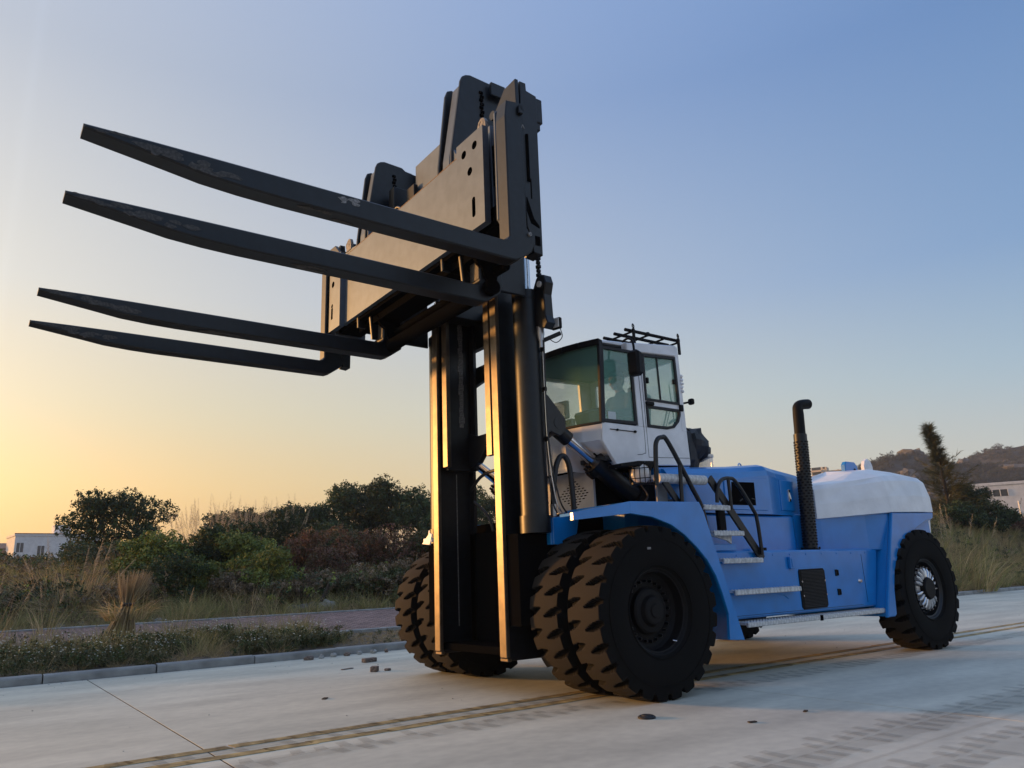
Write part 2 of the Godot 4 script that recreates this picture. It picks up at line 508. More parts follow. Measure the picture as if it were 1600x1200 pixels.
func tyre_geo() -> Geo:
	var g := Geo.new()
	var R := 0.825; var hw := 0.216; var N := 25; var K := 16
	var side := [[0.40, 0.175], [0.415, 0.205], [0.45, 0.222], [0.52, 0.234], [0.60, 0.238], [0.66, 0.233], [0.705, 0.226], [0.745, 0.222]]
	var rows := []                                              # radius, z, kind (0 side, 1 shoulder, 2 tread), tread position
	for p in side: rows.append([p[0], -p[1], 0, -1.0])
	rows.append([R - 0.035, -0.219, 1, -1.0])
	var T := 20
	for i in T + 1:
		var s := -1.0 + 2.0 * i / T
		rows.append([R - 0.013 * s * s, hw * s, 2, s])
	rows.append([R - 0.035, 0.219, 1, 1.0])
	for i in range(side.size() - 1, -1, -1): rows.append([side[i][0], side[i][1], 0, 1.0])
	var dust_and_glow := Color(0.038, 0.033, 0.029); var dark := Color(0.010, 0.010, 0.011)  # dusty tread tone also holds the warm evening glow
	var pos := []
	for j in N * K:
		var a := TAU * j / (N * K)
		var ph := fposmod(float(j) / K, 1.0)
		var line := PackedVector3Array()
		for r in rows:
			var rad: float = r[0]
			if r[2] > 0 or rad > 0.70:
				var s: float = r[3]
				var q := fposmod(ph + (0.5 if s < 0.0 else 0.0) - 0.5 + 0.34 * s, 1.0)
				var wide := 0.30 * clampf((absf(s) - 0.06) / 0.5, 0.0, 1.0)
				var dd := absf(q - 0.5)
				var k := clampf((wide * 0.5 + 0.02 - dd) / 0.05, 0.0, 1.0)
				k *= clampf((absf(s) - 0.06) / 0.12, 0, 1)
				if r[2] == 0: k *= clampf((rad - 0.70) / 0.06, 0, 1) * 0.55
				if r[2] == 1: k *= 0.85
				rad -= 0.058 * k
			line.append(Vector3(cos(a) * rad, sin(a) * rad, r[1]))
		pos.append(line)
	var nrm := []
	for i in rows.size():
		var p: Array = rows[maxi(i - 1, 0)]; var q: Array = rows[mini(i + 1, rows.size() - 1)]
		nrm.append(Vector2(q[1] - p[1], -(q[0] - p[0])).normalized())
	for j in N * K:
		var m := (j + 1) % (N * K)
		var aj := TAU * j / (N * K); var am := TAU * (j + 1) / (N * K)
		var a0: PackedVector3Array = pos[j]; var a1: PackedVector3Array = pos[m]
		for i in rows.size() - 1:
			var low := minf(minf(Vector2(a0[i].x, a0[i].y).length(), Vector2(a1[i].x, a1[i].y).length()), minf(Vector2(a0[i + 1].x, a0[i + 1].y).length(), Vector2(a1[i + 1].x, a1[i + 1].y).length()))
			g.tint = dust_and_glow if rows[i][2] == 2 and rows[i + 1][2] == 2 and low > R - 0.04 else dark  # notches coloured dark, as painted shade between the lugs
			if rows[i][2] == 0 and rows[i + 1][2] == 0:
				var x: Vector2 = nrm[i]; var y: Vector2 = nrm[i + 1]
				var n0 := Vector3(cos(aj) * x.x, sin(aj) * x.x, x.y); var n1 := Vector3(cos(am) * x.x, sin(am) * x.x, x.y)
				var n2 := Vector3(cos(am) * y.x, sin(am) * y.x, y.y); var n3 := Vector3(cos(aj) * y.x, sin(aj) * y.x, y.y)
				g.trin(a0[i], a1[i], a1[i + 1], n0, n1, n2); g.trin(a0[i], a1[i + 1], a0[i + 1], n0, n2, n3)
			else:
				g.tri(a0[i], a1[i + 1], a1[i]); g.tri(a0[i], a0[i + 1], a1[i + 1])
	# thin moulded rings on the side walls
	g.tint = dark
	for s in [-1.0, 1.0]:
		for r in [0.435, 0.685]:
			g.lathe([Vector2(r - 0.006, s * 0.20), Vector2(r - 0.004, s * (0.226 if r < 0.5 else 0.236)), Vector2(r + 0.004, s * (0.226 if r < 0.5 else 0.236)), Vector2(r + 0.006, s * 0.20)], Vector3.ZERO, Vector3(0, 0, 1), 72)
	return g

func make_wheel(rear: bool, tyre_mesh: ArrayMesh, under: Node, at: Vector3, flip: bool, spin: float) -> void:
	var g := Geo.new()                                          # the rim, dished, facing +z
	var ax := V(0, 0, 1)
	g.lathe([Vector2(0.40, 0.10), Vector2(0.43, 0.19), Vector2(0.425, 0.20), Vector2(0.40, 0.185), Vector2(0.385, 0.16), Vector2(0.372, 0.155), Vector2(0.365, 0.06), Vector2(0.34, 0.03), Vector2(0.31, 0.02), Vector2(0.05, 0.02)], Vector3.ZERO, ax, 56)
	g.lathe([Vector2(0.398, -0.2), Vector2(0.398, 0.12)], Vector3.ZERO, ax, 48)
	g.lathe([Vector2(0.0, -0.12), Vector2(0.39, -0.12)], Vector3.ZERO, ax, 40)
	var rim := part(g, "wheel", M.black_matt if not rear else M.black, under)
	rim.transform = Transform3D(Basis(Vector3.UP, PI if flip else 0.0) * Basis(Vector3(0, 0, 1), spin), at)
	inst(tyre_mesh, "tyre", rim)
	var h := Geo.new(); var b := Geo.new()
	if rear:
		h.lathe([Vector2(0.15, 0.02), Vector2(0.145, 0.21), Vector2(0.135, 0.225), Vector2(0.0, 0.225)], Vector3.ZERO, ax, 36)
		part(h, "hub_cap", M.black_matt, rim)
		var r := Geo.new()
		r.lathe([Vector2(0.315, 0.02), Vector2(0.31, 0.11), Vector2(0.295, 0.12), Vector2(0.2, 0.125), Vector2(0.15, 0.15)], Vector3.ZERO, ax, 48)
		part(r, "hub", M.silver, rim)
		for k in 20:
			if k == 7 or k == 16: continue
			var t := TAU * k / 20.0
			var d := V(cos(t), sin(t), 0)
			var e := Geo.new()
			e.tube([d * 0.155 + ax * 0.175, d * 0.23 + ax * 0.172, d * 0.272 + ax * 0.155], [0.022, 0.025, 0.018], 8)
			part(e, "hub_rib", M.steel if k % 3 else M.silver, rim)
			b.tube([d * 0.295 + ax * 0.11, d * 0.295 + ax * 0.16, d * 0.295 + ax * 0.172], [0.022, 0.021, 0.008], 8)
		part(b, "wheel_nuts", M.steel, rim, "stuff")
	else:
		h.lathe([Vector2(0.225, 0.02), Vector2(0.22, 0.07), Vector2(0.2, 0.085), Vector2(0.15, 0.09), Vector2(0.13, 0.13), Vector2(0.11, 0.14), Vector2(0.07, 0.14), Vector2(0.06, 0.155), Vector2(0.0, 0.155)], Vector3.ZERO, ax, 40)
		part(h, "hub", M.black_matt, rim)
		for k in 24:
			var t := TAU * k / 24.0
			var d := V(cos(t), sin(t), 0)
			b.tube([d * 0.285 + ax * 0.015, d * 0.285 + ax * 0.05, d * 0.285 + ax * 0.058], [0.017, 0.016, 0.008], 6)
		part(b, "wheel_nuts", M.black, rim, "stuff")
		var tk := Geo.new()
		tk.box(V(0.06, 0.60, 0.238), V(0.05, 0.022, 0.004), 0.001, Basis(V(0, 0, 1), -0.3)); part(tk, "tag", M.scuff, rim)
		var w := Geo.new()
		w.tube([V(0.1, -0.33, 0.155), V(0.12, -0.345, 0.185)], 0.007, 6)
		part(w, "valve", M.steel, rim)

func fork_poly(xh: float, yh: float, xt: float, top: float) -> Array:
	return P2([xt, 4.082, xt + 0.5, 4.012, xt + 0.75, 3.975, xt + 1.02, 3.957, xt + 1.3, 3.949, xh - 0.1, yh - 0.002, xh, yh, xh + 0.06, yh + 0.025, xh + 0.2, yh + 0.125, xh + 0.235, yh + 0.22,
		xh + 0.15 if xh < -1.6 else xh + 0.235, yh + 0.36, xh + 0.15 if xh < -1.6 else xh + 0.235, top, xh - 0.03, top - 0.03, xh - 0.055, top - 0.2, xh - 0.055, yh + 0.225, xh - 0.075, yh + 0.19, xh - 0.12, yh + 0.176, -3.1, 4.124, xt + 0.8, 4.124, xt + 0.4, 4.122, xt, 4.115])

func make_forks(t: Node3D) -> void:
	var sp := [[2.122, 2.29, -1.80, 5.62], [-2.213, -2.045, -1.80, 5.62], [1.09, 1.28, -1.46, 4.7], [-1.14, -0.95, -1.46, 4.7]]
	for i in 4:
		var s: Array = sp[i]
		var g := Geo.new()
		g.prism(fork_poly(s[2], 3.945, -5.23, s[3]), "z", s[0], s[1], 0.012)
		var f := part(g, "fork", M.black, t)
		# scraped steel near the tip, on the side and underneath
		var w := Geo.new()
		for k in 16:
			var x := -5.2 + pow(rng.randf(), 1.6) * 0.8
			var l := 0.06 + rng.randf() * 0.2
			var yb := 4.082 - (x + 5.23) * 0.14
			var y0 := lerpf(yb, 4.118, rng.randf_range(0.05, 0.7))
			var q := []
			for j in 9:
				var a := TAU * j / 9.0
				q.append(Vector2(x + l * (0.5 + 0.5 * cos(a) * rng.randf_range(0.6, 1.0)), y0 + minf(0.03, (4.118 - yb) * 0.3) * sin(a) * rng.randf_range(0.4, 1.0)))
			w.prism(q, "z", s[1] - 0.004, s[1] + 0.0012 + k * 0.0001, 0.0003)
		for k in 14:
			var x := -5.15 + rng.randf() * 1.9
			var l := 0.12 + rng.randf() * 0.3
			var z := rng.randf_range(s[0] + 0.02, s[1] - 0.05)
			var y := 4.082 - (x + l * 0.5 + 5.23) * 0.14 if x + l < -4.72 else 3.9475
			if x > -4.95 - l and x < -3.9: continue
			var q := []
			for j in 9:
				var a := TAU * j / 9.0
				q.append(Vector2(x + l * (0.5 + 0.5 * cos(a) * rng.randf_range(0.5, 1.0)), z + 0.025 + 0.03 * sin(a) * rng.randf_range(0.3, 1.0)))
			if x > -3.9: w.prism(q, "y", 3.9435 - k * 0.0001, 3.9475, 0.0003)
		part(w, "worn_patch", M.worn, f)
		# pins of the hook behind the shank
	var sc := Geo.new()
	for k in 7:
		var q := []
		var cx := -3.47 + rng.randf() * 0.13; var cy := 4.05 + rng.randf() * 0.05
		for j in 11:
			var a := TAU * j / 11.0
			q.append(Vector2(cx + cos(a) * 0.045 * rng.randf_range(0.35, 1.0), cy + sin(a) * 0.022 * rng.randf_range(0.35, 1.0)))
		sc.prism(q, "z", 2.288, 2.2912 + k * 0.0003, 0.0003)
	part(sc, "scuff_mark", M.scuff, t)

func make_carriage(t: Node3D) -> void:
	# the broad front plate with its holes
	var pl := CSGBox3D.new()
	pl.name = "carriage_plate"; pl.size = V(0.06, 0.97, 3.2); pl.position = V(-1.72, 5.03, -0.12); pl.material = M.black_front_sheen
	t.add_child(pl)
	var edge := Geo.new()
	edge.span(V(-1.752, 5.516, -1.72), V(-1.735, 5.527, 1.34), 0.003)
	part(edge, "plate_edge", M.raw_edge, t)
	for s in [[1.36, 1.85, 1.0], [-2.0, -1.64, -1.0]]:
		var ear := CSGBox3D.new()
		ear.name = numbered("carriage_ear", t)
		ear.size = V(0.07, 1.06, s[1] - s[0]); ear.position = V(-1.785, 5.04, (s[0] + s[1]) / 2); ear.material = M.black_front_sheen
		t.add_child(ear)
		var holes := [[1.70, 5.42, 0.045], [1.50, 5.41, 0.045], [1.605, 5.17, 0.045], [1.66, 4.83, 0.03], [1.66, 4.67, 0.03]] if s[2] > 0 else [[-1.88, 5.17, 0.045], [-1.88, 5.42, 0.045], [-1.90, 4.86, 0.03], [-1.90, 4.70, 0.03]]
		for h in holes:
			var c := CSGCylinder3D.new()
			c.name = "hole"; c.operation = CSGShape3D.OPERATION_SUBTRACTION; c.radius = h[2]; c.height = 0.3; c.sides = 20
			c.material = M.black_and_shade; c.rotation = V(0, 0, PI / 2); c.position = V(0, h[1] - 5.04, h[0] - (s[0] + s[1]) / 2)
			ear.add_child(c, true)
			var pg := Geo.new()
			pg.tube([V(-1.765, h[1], h[0]), V(-1.755, h[1], h[0])], h[2] + 0.004, 14); part(pg, "hole_shade", M.black_and_shade, t)  # near-black disc painted as the darkness inside the hole
		var sl := CSGBox3D.new()
		sl.name = "slot"; sl.operation = CSGShape3D.OPERATION_SUBTRACTION; sl.size = V(0.3, 0.16, 0.06); sl.material = M.black_and_shade
		sl.position = V(0, 4.75 - 5.04, holes[-1][0] - (s[0] + s[1]) / 2)
		ear.add_child(sl, true)
		var sp := Geo.new()
		sp.span(V(-1.765, 4.66, holes[-1][0] - 0.034), V(-1.755, 4.84, holes[-1][0] + 0.034), 0.0); part(sp, "slot_shade", M.black_and_shade, t)  # near-black panel painted as the darkness inside the slot
	# back plates that rise behind the ears, with lifting eyes
	for s in [1.0, -1.0]:
		var g := Geo.new()
		g.prism(P2([s * 1.02, 5.3, s * 1.06, 5.70, s * 1.10, 5.73, s * 1.14, 5.66, s * 1.25, 5.60, s * 1.37, 5.60, s * 1.55, 5.63, s * 1.80, 5.64, s * 1.82, 4.56, s * 1.02, 4.56]), "x", -1.69, -1.62)
		part(g, "carriage_back_plate", M.black_front_sheen, t)
		var e := Geo.new()
		e.prism(P2([s * 1.58, 5.62, s * 1.58, 5.72, s * 1.605, 5.775, s * 1.655, 5.80, s * 1.705, 5.78, s * 1.735, 5.73, s * 1.74, 5.62]), "x", -1.70, -1.66)
		e.lathe([Vector2(0.028, -0.024), Vector2(0.045, -0.024), Vector2(0.045, 0.024), Vector2(0.028, 0.024), Vector2(0.028, -0.024)], V(-1.68, 5.73, s * 1.655), V(1, 0, 0), 16)
		part(e, "lifting_eye", M.scuff, t)
		var pn := Geo.new()
		pn.tube([V(-1.66, 5.76, s * 1.80), V(-1.48, 5.76, s * 1.80)], 0.05, 12)
		part(pn, "pin", M.black, t)
		# edge strip, end plate, square socket
		g = Geo.new()
		g.prism(P2([-1.75, 4.5, -1.75, 5.66, -1.70, 5.72, -1.3, 5.72, -1.3, 4.3, -1.6, 4.3]), "z", s * 1.945, s * 1.975)
		part(g, "carriage_rib", M.black_front_sheen, t)
		var z0 := 2.125 if s > 0 else -2.045; var z1 := 2.284 if s > 0 else -2.205
		g = Geo.new()
		g.prism(P2([-1.64, 4.32, -1.665, 4.8, -1.655, 5.87, -1.585, 5.87, -1.58, 5.79, -1.46, 5.77, -1.475, 4.065, -1.575, 4.075, -1.60, 4.2]), "z", z0, z1)
		part(g, "carriage_end_plate", M.black, t)
		g = Geo.new()
		g.prism(P2([s * 1.93, 5.60, s * 1.93, 5.70, s * 2.1, 5.865, s * 2.28, 5.875, s * 2.285, 5.60]), "x", -1.715, -1.672)
		part(g, "fork_stop", M.black, t)
		g = Geo.new()
		g.span(V(-1.458, 5.50, z1 - s * 0.02), V(-1.375, 5.77, z0 + s * 0.02)); g.span(V(-1.45, 5.42, z1 - s * 0.03), V(-1.40, 5.5, z0 + s * 0.03))
		part(g, "fork_stop", M.black, t)
		g = Geo.new()
		var zf = z1 + s * 0.004
		g.span(V(-1.56, 4.15, zf - s * 0.02), V(-1.50, 4.245, zf), 0.002)
		part(g, "socket", M.black_and_shade, t)  # near-black block painted as the dark of the square hole
		g = Geo.new()
		g.tube([V(-1.606, 4.79, zf), V(-1.606, 5.29, zf)], 0.016, 8)
		g.span(V(-1.585, 4.62, zf - s * 0.01), V(-1.572, 4.83, zf), 0.002)
		part(g, "slot_gap_shade", M.black_and_shade, t)  # near-black strips painted as the shaded slot
		g = Geo.new()
		g.tube([V(-1.67, 5.55, zf - s * 0.01), V(-1.67, 5.55, zf + s * 0.035)], 0.035, 10)
		g.box(V(-1.685, 5.52, zf + s * 0.02), V(0.05, 0.09, 0.03), 0.01)
		part(g, "grease_fitting", M.black, t)
		g = Geo.new()
		g.tube([V(-1.632, 4.235, zf - s * 0.01), V(-1.632, 4.235, zf + s * 0.02)], 0.02, 8)
		part(g, "bolt", M.scuff, t)
		# two small strokes of paint, like an arrow head
		if s > 0:
			g = Geo.new()
			g.beam(V(-1.665, 5.345, zf), V(-1.648, 5.385, zf), 0.004, 0.008, 0.001); g.beam(V(-1.631, 5.345, zf), V(-1.648, 5.385, zf), 0.004, 0.008, 0.001)
			part(g, "paint_mark", M.scuff, t)
		# near-black shape painted as the shadow gap between shank and end plate
		g = Geo.new()
		g.prism(P2([-1.645, 4.62, -1.63, 4.62, -1.56, 4.42, -1.50, 4.36, -1.50, 4.33, -1.60, 4.36, -1.645, 4.48]), "z", zf - s * 0.01, zf)
		part(g, "slot_gap_shade", M.black_and_shade, t)
	# beams, shafts and hooks behind and below
	var b := Geo.new()
	b.span(V(-1.68, 4.95, -2.04), V(-1.42, 5.40, 2.1)); part(b, "upper_beam", M.black, t)
	b = Geo.new()
	b.span(V(-1.69, 4.50, -2.04), V(-1.36, 4.72, 2.1)); b.span(V(-1.6, 4.40, -1.5), V(-1.3, 4.5, 1.5)); part(b, "lower_beam", M.black_and_shade, t)  # near-black colour imitates the shade under the carriage plate
	b = Geo.new()
	b.tube([V(-1.40, 4.10, -1.3), V(-1.40, 4.10, 1.36)], 0.085, 16); b.tube([V(-1.33, 4.29, -1.5), V(-1.33, 4.29, 1.5)], 0.05, 12); part(b, "fork_shaft", M.black_and_shade, t)
	for z in [-1.05, 1.185]:
		b = Geo.new()
		b.prism(P2([-1.62, 4.46, -1.56, 4.34, -1.50, 4.30, -1.47, 4.2, -1.40, 4.15, -1.32, 4.2, -1.28, 4.46]), "z", z - 0.13, z - 0.08)
		b.prism(P2([-1.62, 4.46, -1.56, 4.34, -1.50, 4.30, -1.47, 4.2, -1.40, 4.15, -1.32, 4.2, -1.28, 4.46]), "z", z + 0.08, z + 0.13)
		part(b, "shaft_bracket", M.black_and_shade, t)
	for z in [[1.10, 1.27], [-1.13, -0.96]]:
		b = Geo.new()
		b.span(V(-1.522, 4.19, z[0]), V(-1.50, 4.40, z[1])); part(b, "lit_shank_face", M.worn, t)  # paler plate paints the sunlit front of the inner fork shank
	# the two uprights that run on the mast
	for s in [1.0, -1.0]:
		var o := Geo.new()
		o.prism(P2([-1.72, 5.3, -1.71, 5.72, -1.57, 6.67, -1.545, 6.73, -1.50, 6.765, -1.44, 6.785, -1.17, 6.775, -1.12, 6.74, -0.80, 6.70, -0.78, 4.2, -1.6, 4.2]), "z", s * 1.045 if s > 0 else -1.135, s * 1.09, 0.01)
		var up := part(o, "carriage_upright", M.black, t)
		o = Geo.new()
		o.prism(P2([-1.74, 5.3, -1.73, 5.62, -1.625, 6.58, -1.595, 6.66, -1.54, 6.69, -1.45, 6.68, -1.42, 4.4, -1.7, 4.4]), "z", s * 0.80 if s > 0 else -1.345, s * 0.845 if s > 0 else -1.30, 0.01)
		part(o, "inner_flange", M.black, up)
		o = Geo.new()
		var za := 0.90 if s > 0 else -1.25
		o.prism(P2([-1.725, 5.3, -1.71, 5.66, -1.565, 6.62, -1.53, 6.62, -1.62, 5.3]), "z", za, za + 0.14, 0.004)
		part(o, "front_strip", M.black_front_sheen, up)
		o = Geo.new()
		var zc := 1.094 if s > 0 else -1.086
		for k in 26: o.box(V(-1.30 + (k % 2) * 0.012, 6.60 - k * 0.05, zc), V(0.05, 0.036, 0.02), 0.006)
		part(o, "wear_pad", M.black_and_shade, up)
	b = Geo.new()
	b.span(V(-1.22, 5.7, -0.62), V(-1.16, 6.54, 0.62)); part(b, "valve_guard", M.black_front_sheen, t)
	b = Geo.new()
	b.span(V(-1.3, 5.9, -0.72), V(-1.24, 6.22, -0.52)); part(b, "valve_block", M.black, t)
	b = Geo.new()
	b.span(V(-1.42, 5.62, -1.0), V(-1.1, 6.3, -0.85)); part(b, "valve_block", M.black, t)
	for k in 3:
		b = Geo.new()
		b.tube(curve([V(-1.5, 5.45, -0.62 - k * 0.05), V(-1.5, 5.72 - k * 0.03, -0.72 - k * 0.05), V(-1.52, 5.83 - k * 0.05, -0.55 + k * 0.03), V(-1.45, 5.6, -0.35)]), 0.014, 7)
		part(b, "hose", M.rubber_hose if k else M.grease, t)
	for s in [1.0, -1.0]:
		b = Geo.new()
		b.span(V(-0.95, 6.45, s * 0.95 - 0.09), V(-0.75, 6.82, s * 0.95 + 0.09)); b.span(V(-1.2, 6.58, s * 1.12), V(-1.0, 6.75, s * 1.16))
		part(b, "chain_anchor", M.black, t)

func make_mast(t: Node3D) -> void:
	for s in [1.0, -1.0]:
		# outer channel: web outside, flanges inward
		var g := Geo.new()
		g.prism(P2([-0.90, s * 0.72, -0.42, s * 0.72, -0.42, s * 0.56, -0.46, s * 0.56, -0.46, s * 0.67, -0.90, s * 0.67]), "y", 0.36, 4.47)
		var o := part(g, "outer_mast_channel", M.black, t)
		g = Geo.new()
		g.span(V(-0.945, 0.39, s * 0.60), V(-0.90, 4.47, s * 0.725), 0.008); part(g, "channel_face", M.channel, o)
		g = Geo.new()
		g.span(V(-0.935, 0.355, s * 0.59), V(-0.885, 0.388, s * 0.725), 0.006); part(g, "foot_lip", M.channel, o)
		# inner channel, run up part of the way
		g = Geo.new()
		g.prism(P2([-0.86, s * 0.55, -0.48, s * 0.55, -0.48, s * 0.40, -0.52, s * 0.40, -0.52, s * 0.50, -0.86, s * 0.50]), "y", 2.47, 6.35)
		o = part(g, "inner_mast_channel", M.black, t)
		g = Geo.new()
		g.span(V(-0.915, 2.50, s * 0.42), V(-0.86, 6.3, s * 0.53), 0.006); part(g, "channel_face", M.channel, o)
		# grease left on the web by the rollers
		g = Geo.new()
		for k in 24:
			var y := 3.05 + k * 0.06
			g.box(V(-0.66 + rng.randf() * 0.012, y, s * 0.498), V(0.05 + rng.randf() * 0.03, 0.075, 0.008), 0.003)
		g.box(V(-0.66, 4.52, s * 0.498), V(0.11, 0.14, 0.008), 0.003)
		part(g, "grease_streak", M.grease, o)
		g = Geo.new()
		g.box(V(-0.64, 1.55, s * 0.668), V(0.012, 1.8, 0.006), 0.002); part(g, "grease_streak", M.grease, t)
		# lift cylinder beside the channel
		g = Geo.new()
		g.tube([V(-0.68, 1.80, s * 0.95), V(-0.68, 4.26, s * 0.95)], 0.15, 32)
		var c := part(g, "lift_cylinder", M.black, t)
		g = Geo.new()
		g.tube([V(-0.68, 4.26, s * 0.955), V(-0.68, 6.5, s * 0.955)], 0.062, 20); part(g, "rod", M.steel, c)
		g = Geo.new()
		g.tube([V(-0.68, 1.62, s * 0.95), V(-0.68, 1.80, s * 0.95)], 0.165, 28); part(g, "foot", M.black, c)
		g = Geo.new(); g.tube([V(-0.68, 4.2, s * 0.95), V(-0.68, 4.30, s * 0.95)], 0.156, 28); part(g, "collar", M.black, c)
		g = Geo.new(); g.tube([V(-0.68, 1.92, s * 0.95), V(-0.68, 1.935, s * 0.95)], 0.152, 28); part(g, "ring", M.black, c)
		g = Geo.new()
		g.prism(P2([-0.9, 1.62, -0.45, 1.62, -0.42, 1.0, -0.42, 0.7, -0.9, 0.7]), "z", s * 0.725, s * 0.93); part(g, "cylinder_bracket", M.black_and_shade, t)
		# chain from carriage to cylinder head, with its anchor
		g = Geo.new()
		for k in 30: g.box(V(-0.62, 4.42 + k * 0.05, s * 1.14), V(0.05, 0.042, 0.05 if k % 2 else 0.035), 0.006)
		part(g, "lift_chain", M.black_matt, t)
		g = Geo.new()
		g.prism(P2([s * 1.06, 3.88, s * 1.06, 4.30, s * 1.13, 4.42, s * 1.2, 4.45, s * 1.27, 4.42, s * 1.30, 4.33, s * 1.26, 4.2, s * 1.27, 3.95, s * 1.30, 3.86, s * 1.24, 3.80]), "x", -0.66, -0.54, 0.01)
		part(g, "chain_bracket", M.black, t)
		g = Geo.new()
		g.tube([V(-0.68, 4.33, s * 1.20), V(-0.52, 4.33, s * 1.20)], 0.035, 12); part(g, "bracket_eye", M.lens, t)
		g = Geo.new()
		g.tube([V(-0.62, 3.70, s * 1.12), V(-0.62, 3.78, s * 1.12), V(-0.62, 3.88, s * 1.12)], [0.03, 0.045, 0.04], 6); g.tube([V(-0.62, 3.62, s * 1.12), V(-0.62, 3.72, s * 1.12)], 0.022, 8)
		part(g, "anchor_nut", M.silver, t)
		# small pipes down the cylinder
		for k in 3:
			g = Geo.new()
			g.tube(curve([V(-0.60, 3.7, s * (1.105 + k * 0.02)), V(-0.60, 2.6, s * (1.105 + k * 0.018)), V(-0.57 + k * 0.03, 2.0, s * (1.11 + k * 0.02)), V(-0.5 + k * 0.05, 1.82, s * (1.1 + k * 0.02))]), 0.009, 6)
			part(g, "pipe", M.rubber_hose if k != 1 else M.steel, t)
		g = Geo.new()
		for y in [2.6, 3.15, 3.6]: g.box(V(-0.60, y, s * 1.115), V(0.03, 0.05, 0.06), 0.006)
		part(g, "pipe_clamps", M.black_matt, t, "stuff")
	# ties between the channels
	var b := Geo.new()
	b.prism(P2([-0.44, 4.5, -0.44, 4.05, -0.36, 4.05, -0.36, 4.5]), "z", -0.72, 0.72); b.span(V(-0.90, 4.36, -0.72), V(-0.42, 4.62, -0.24)); part(b, "outer_mast_tie", M.black, t)
	b = Geo.new()
	b.prism(P2([-0.72, 3.55, -0.30, 3.62, 0.30, 3.62, 0.72, 3.55, 0.72, 3.82, -0.72, 3.82]), "x", -0.42, -0.36); part(b, "outer_mast_tie", M.black, t)
	b = Geo.new()
	b.prism(P2([-0.55, 2.50, -0.30, 2.55, -0.10, 2.72, 0.1, 2.72, 0.30, 2.55, 0.55, 2.50, 0.55, 2.96, 0.3, 2.88, -0.3, 2.88, -0.55, 2.96]), "x", -0.56, -0.48); part(b, "inner_mast_tie", M.black, t)
	b = Geo.new()
	b.span(V(-0.52, 5.9, -0.55), V(-0.46, 6.3, 0.55)); part(b, "inner_mast_tie", M.black, t)
	b = Geo.new()
	b.span(V(-0.86, 0.40, -0.67), V(-0.46, 0.48, 0.67)); b.span(V(-0.46, 0.36, -0.72), V(-0.40, 1.72, 0.72)); part(b, "mast_foot_plate", M.black_and_shade, t)  # near-black colour imitates the shade between the mast legs
	b = Geo.new()
	b.tube(curve([V(-0.5, 2.25, -0.55), V(-0.52, 2.38, -0.3), V(-0.52, 2.42, 0.0), V(-0.5, 2.40, 0.4)]), 0.02, 8); part(b, "hose", M.rubber_hose, t)
	b = Geo.new()
	b.tube(curve([V(-0.42, 1.9, 0.5), V(-0.40, 1.4, 0.44), V(-0.38, 1.0, 0.40)]), 0.02, 8); b.tube(curve([V(-0.5, 2.1, -0.5), V(-0.44, 1.9, -0.28), V(-0.40, 1.6, -0.2)]), 0.018, 8); part(b, "hose", M.rubber_hose, t)
	# work lamp on its arm
	for s in [1.0]:
		b = Geo.new()
		b.beam(V(-0.60, 3.70, 1.09), V(-0.42, 3.79, 1.23), 0.03, 0.045); part(b, "lamp_arm", M.black, t)
		b = Geo.new()
		b.box(V(-0.455, 3.90, 1.205), V(0.05, 0.13, 0.13), 0.015, Basis(Vector3.UP, 0.25)); var l := part(b, "work_lamp", M.black_matt, t)
		b = Geo.new()
		b.box(V(-0.482, 3.90, 1.212), V(0.012, 0.105, 0.105), 0.004, Basis(Vector3.UP, 0.25)); part(b, "lens", M.lens, l)
		b = Geo.new()
		b.tube(curve([V(-0.44, 3.83, 1.25), V(-0.42, 3.74, 1.25), V(-0.47, 3.68, 1.2), V(-0.53, 3.74, 1.14)]), 0.005, 6); part(b, "cable", M.rubber_hose, t)

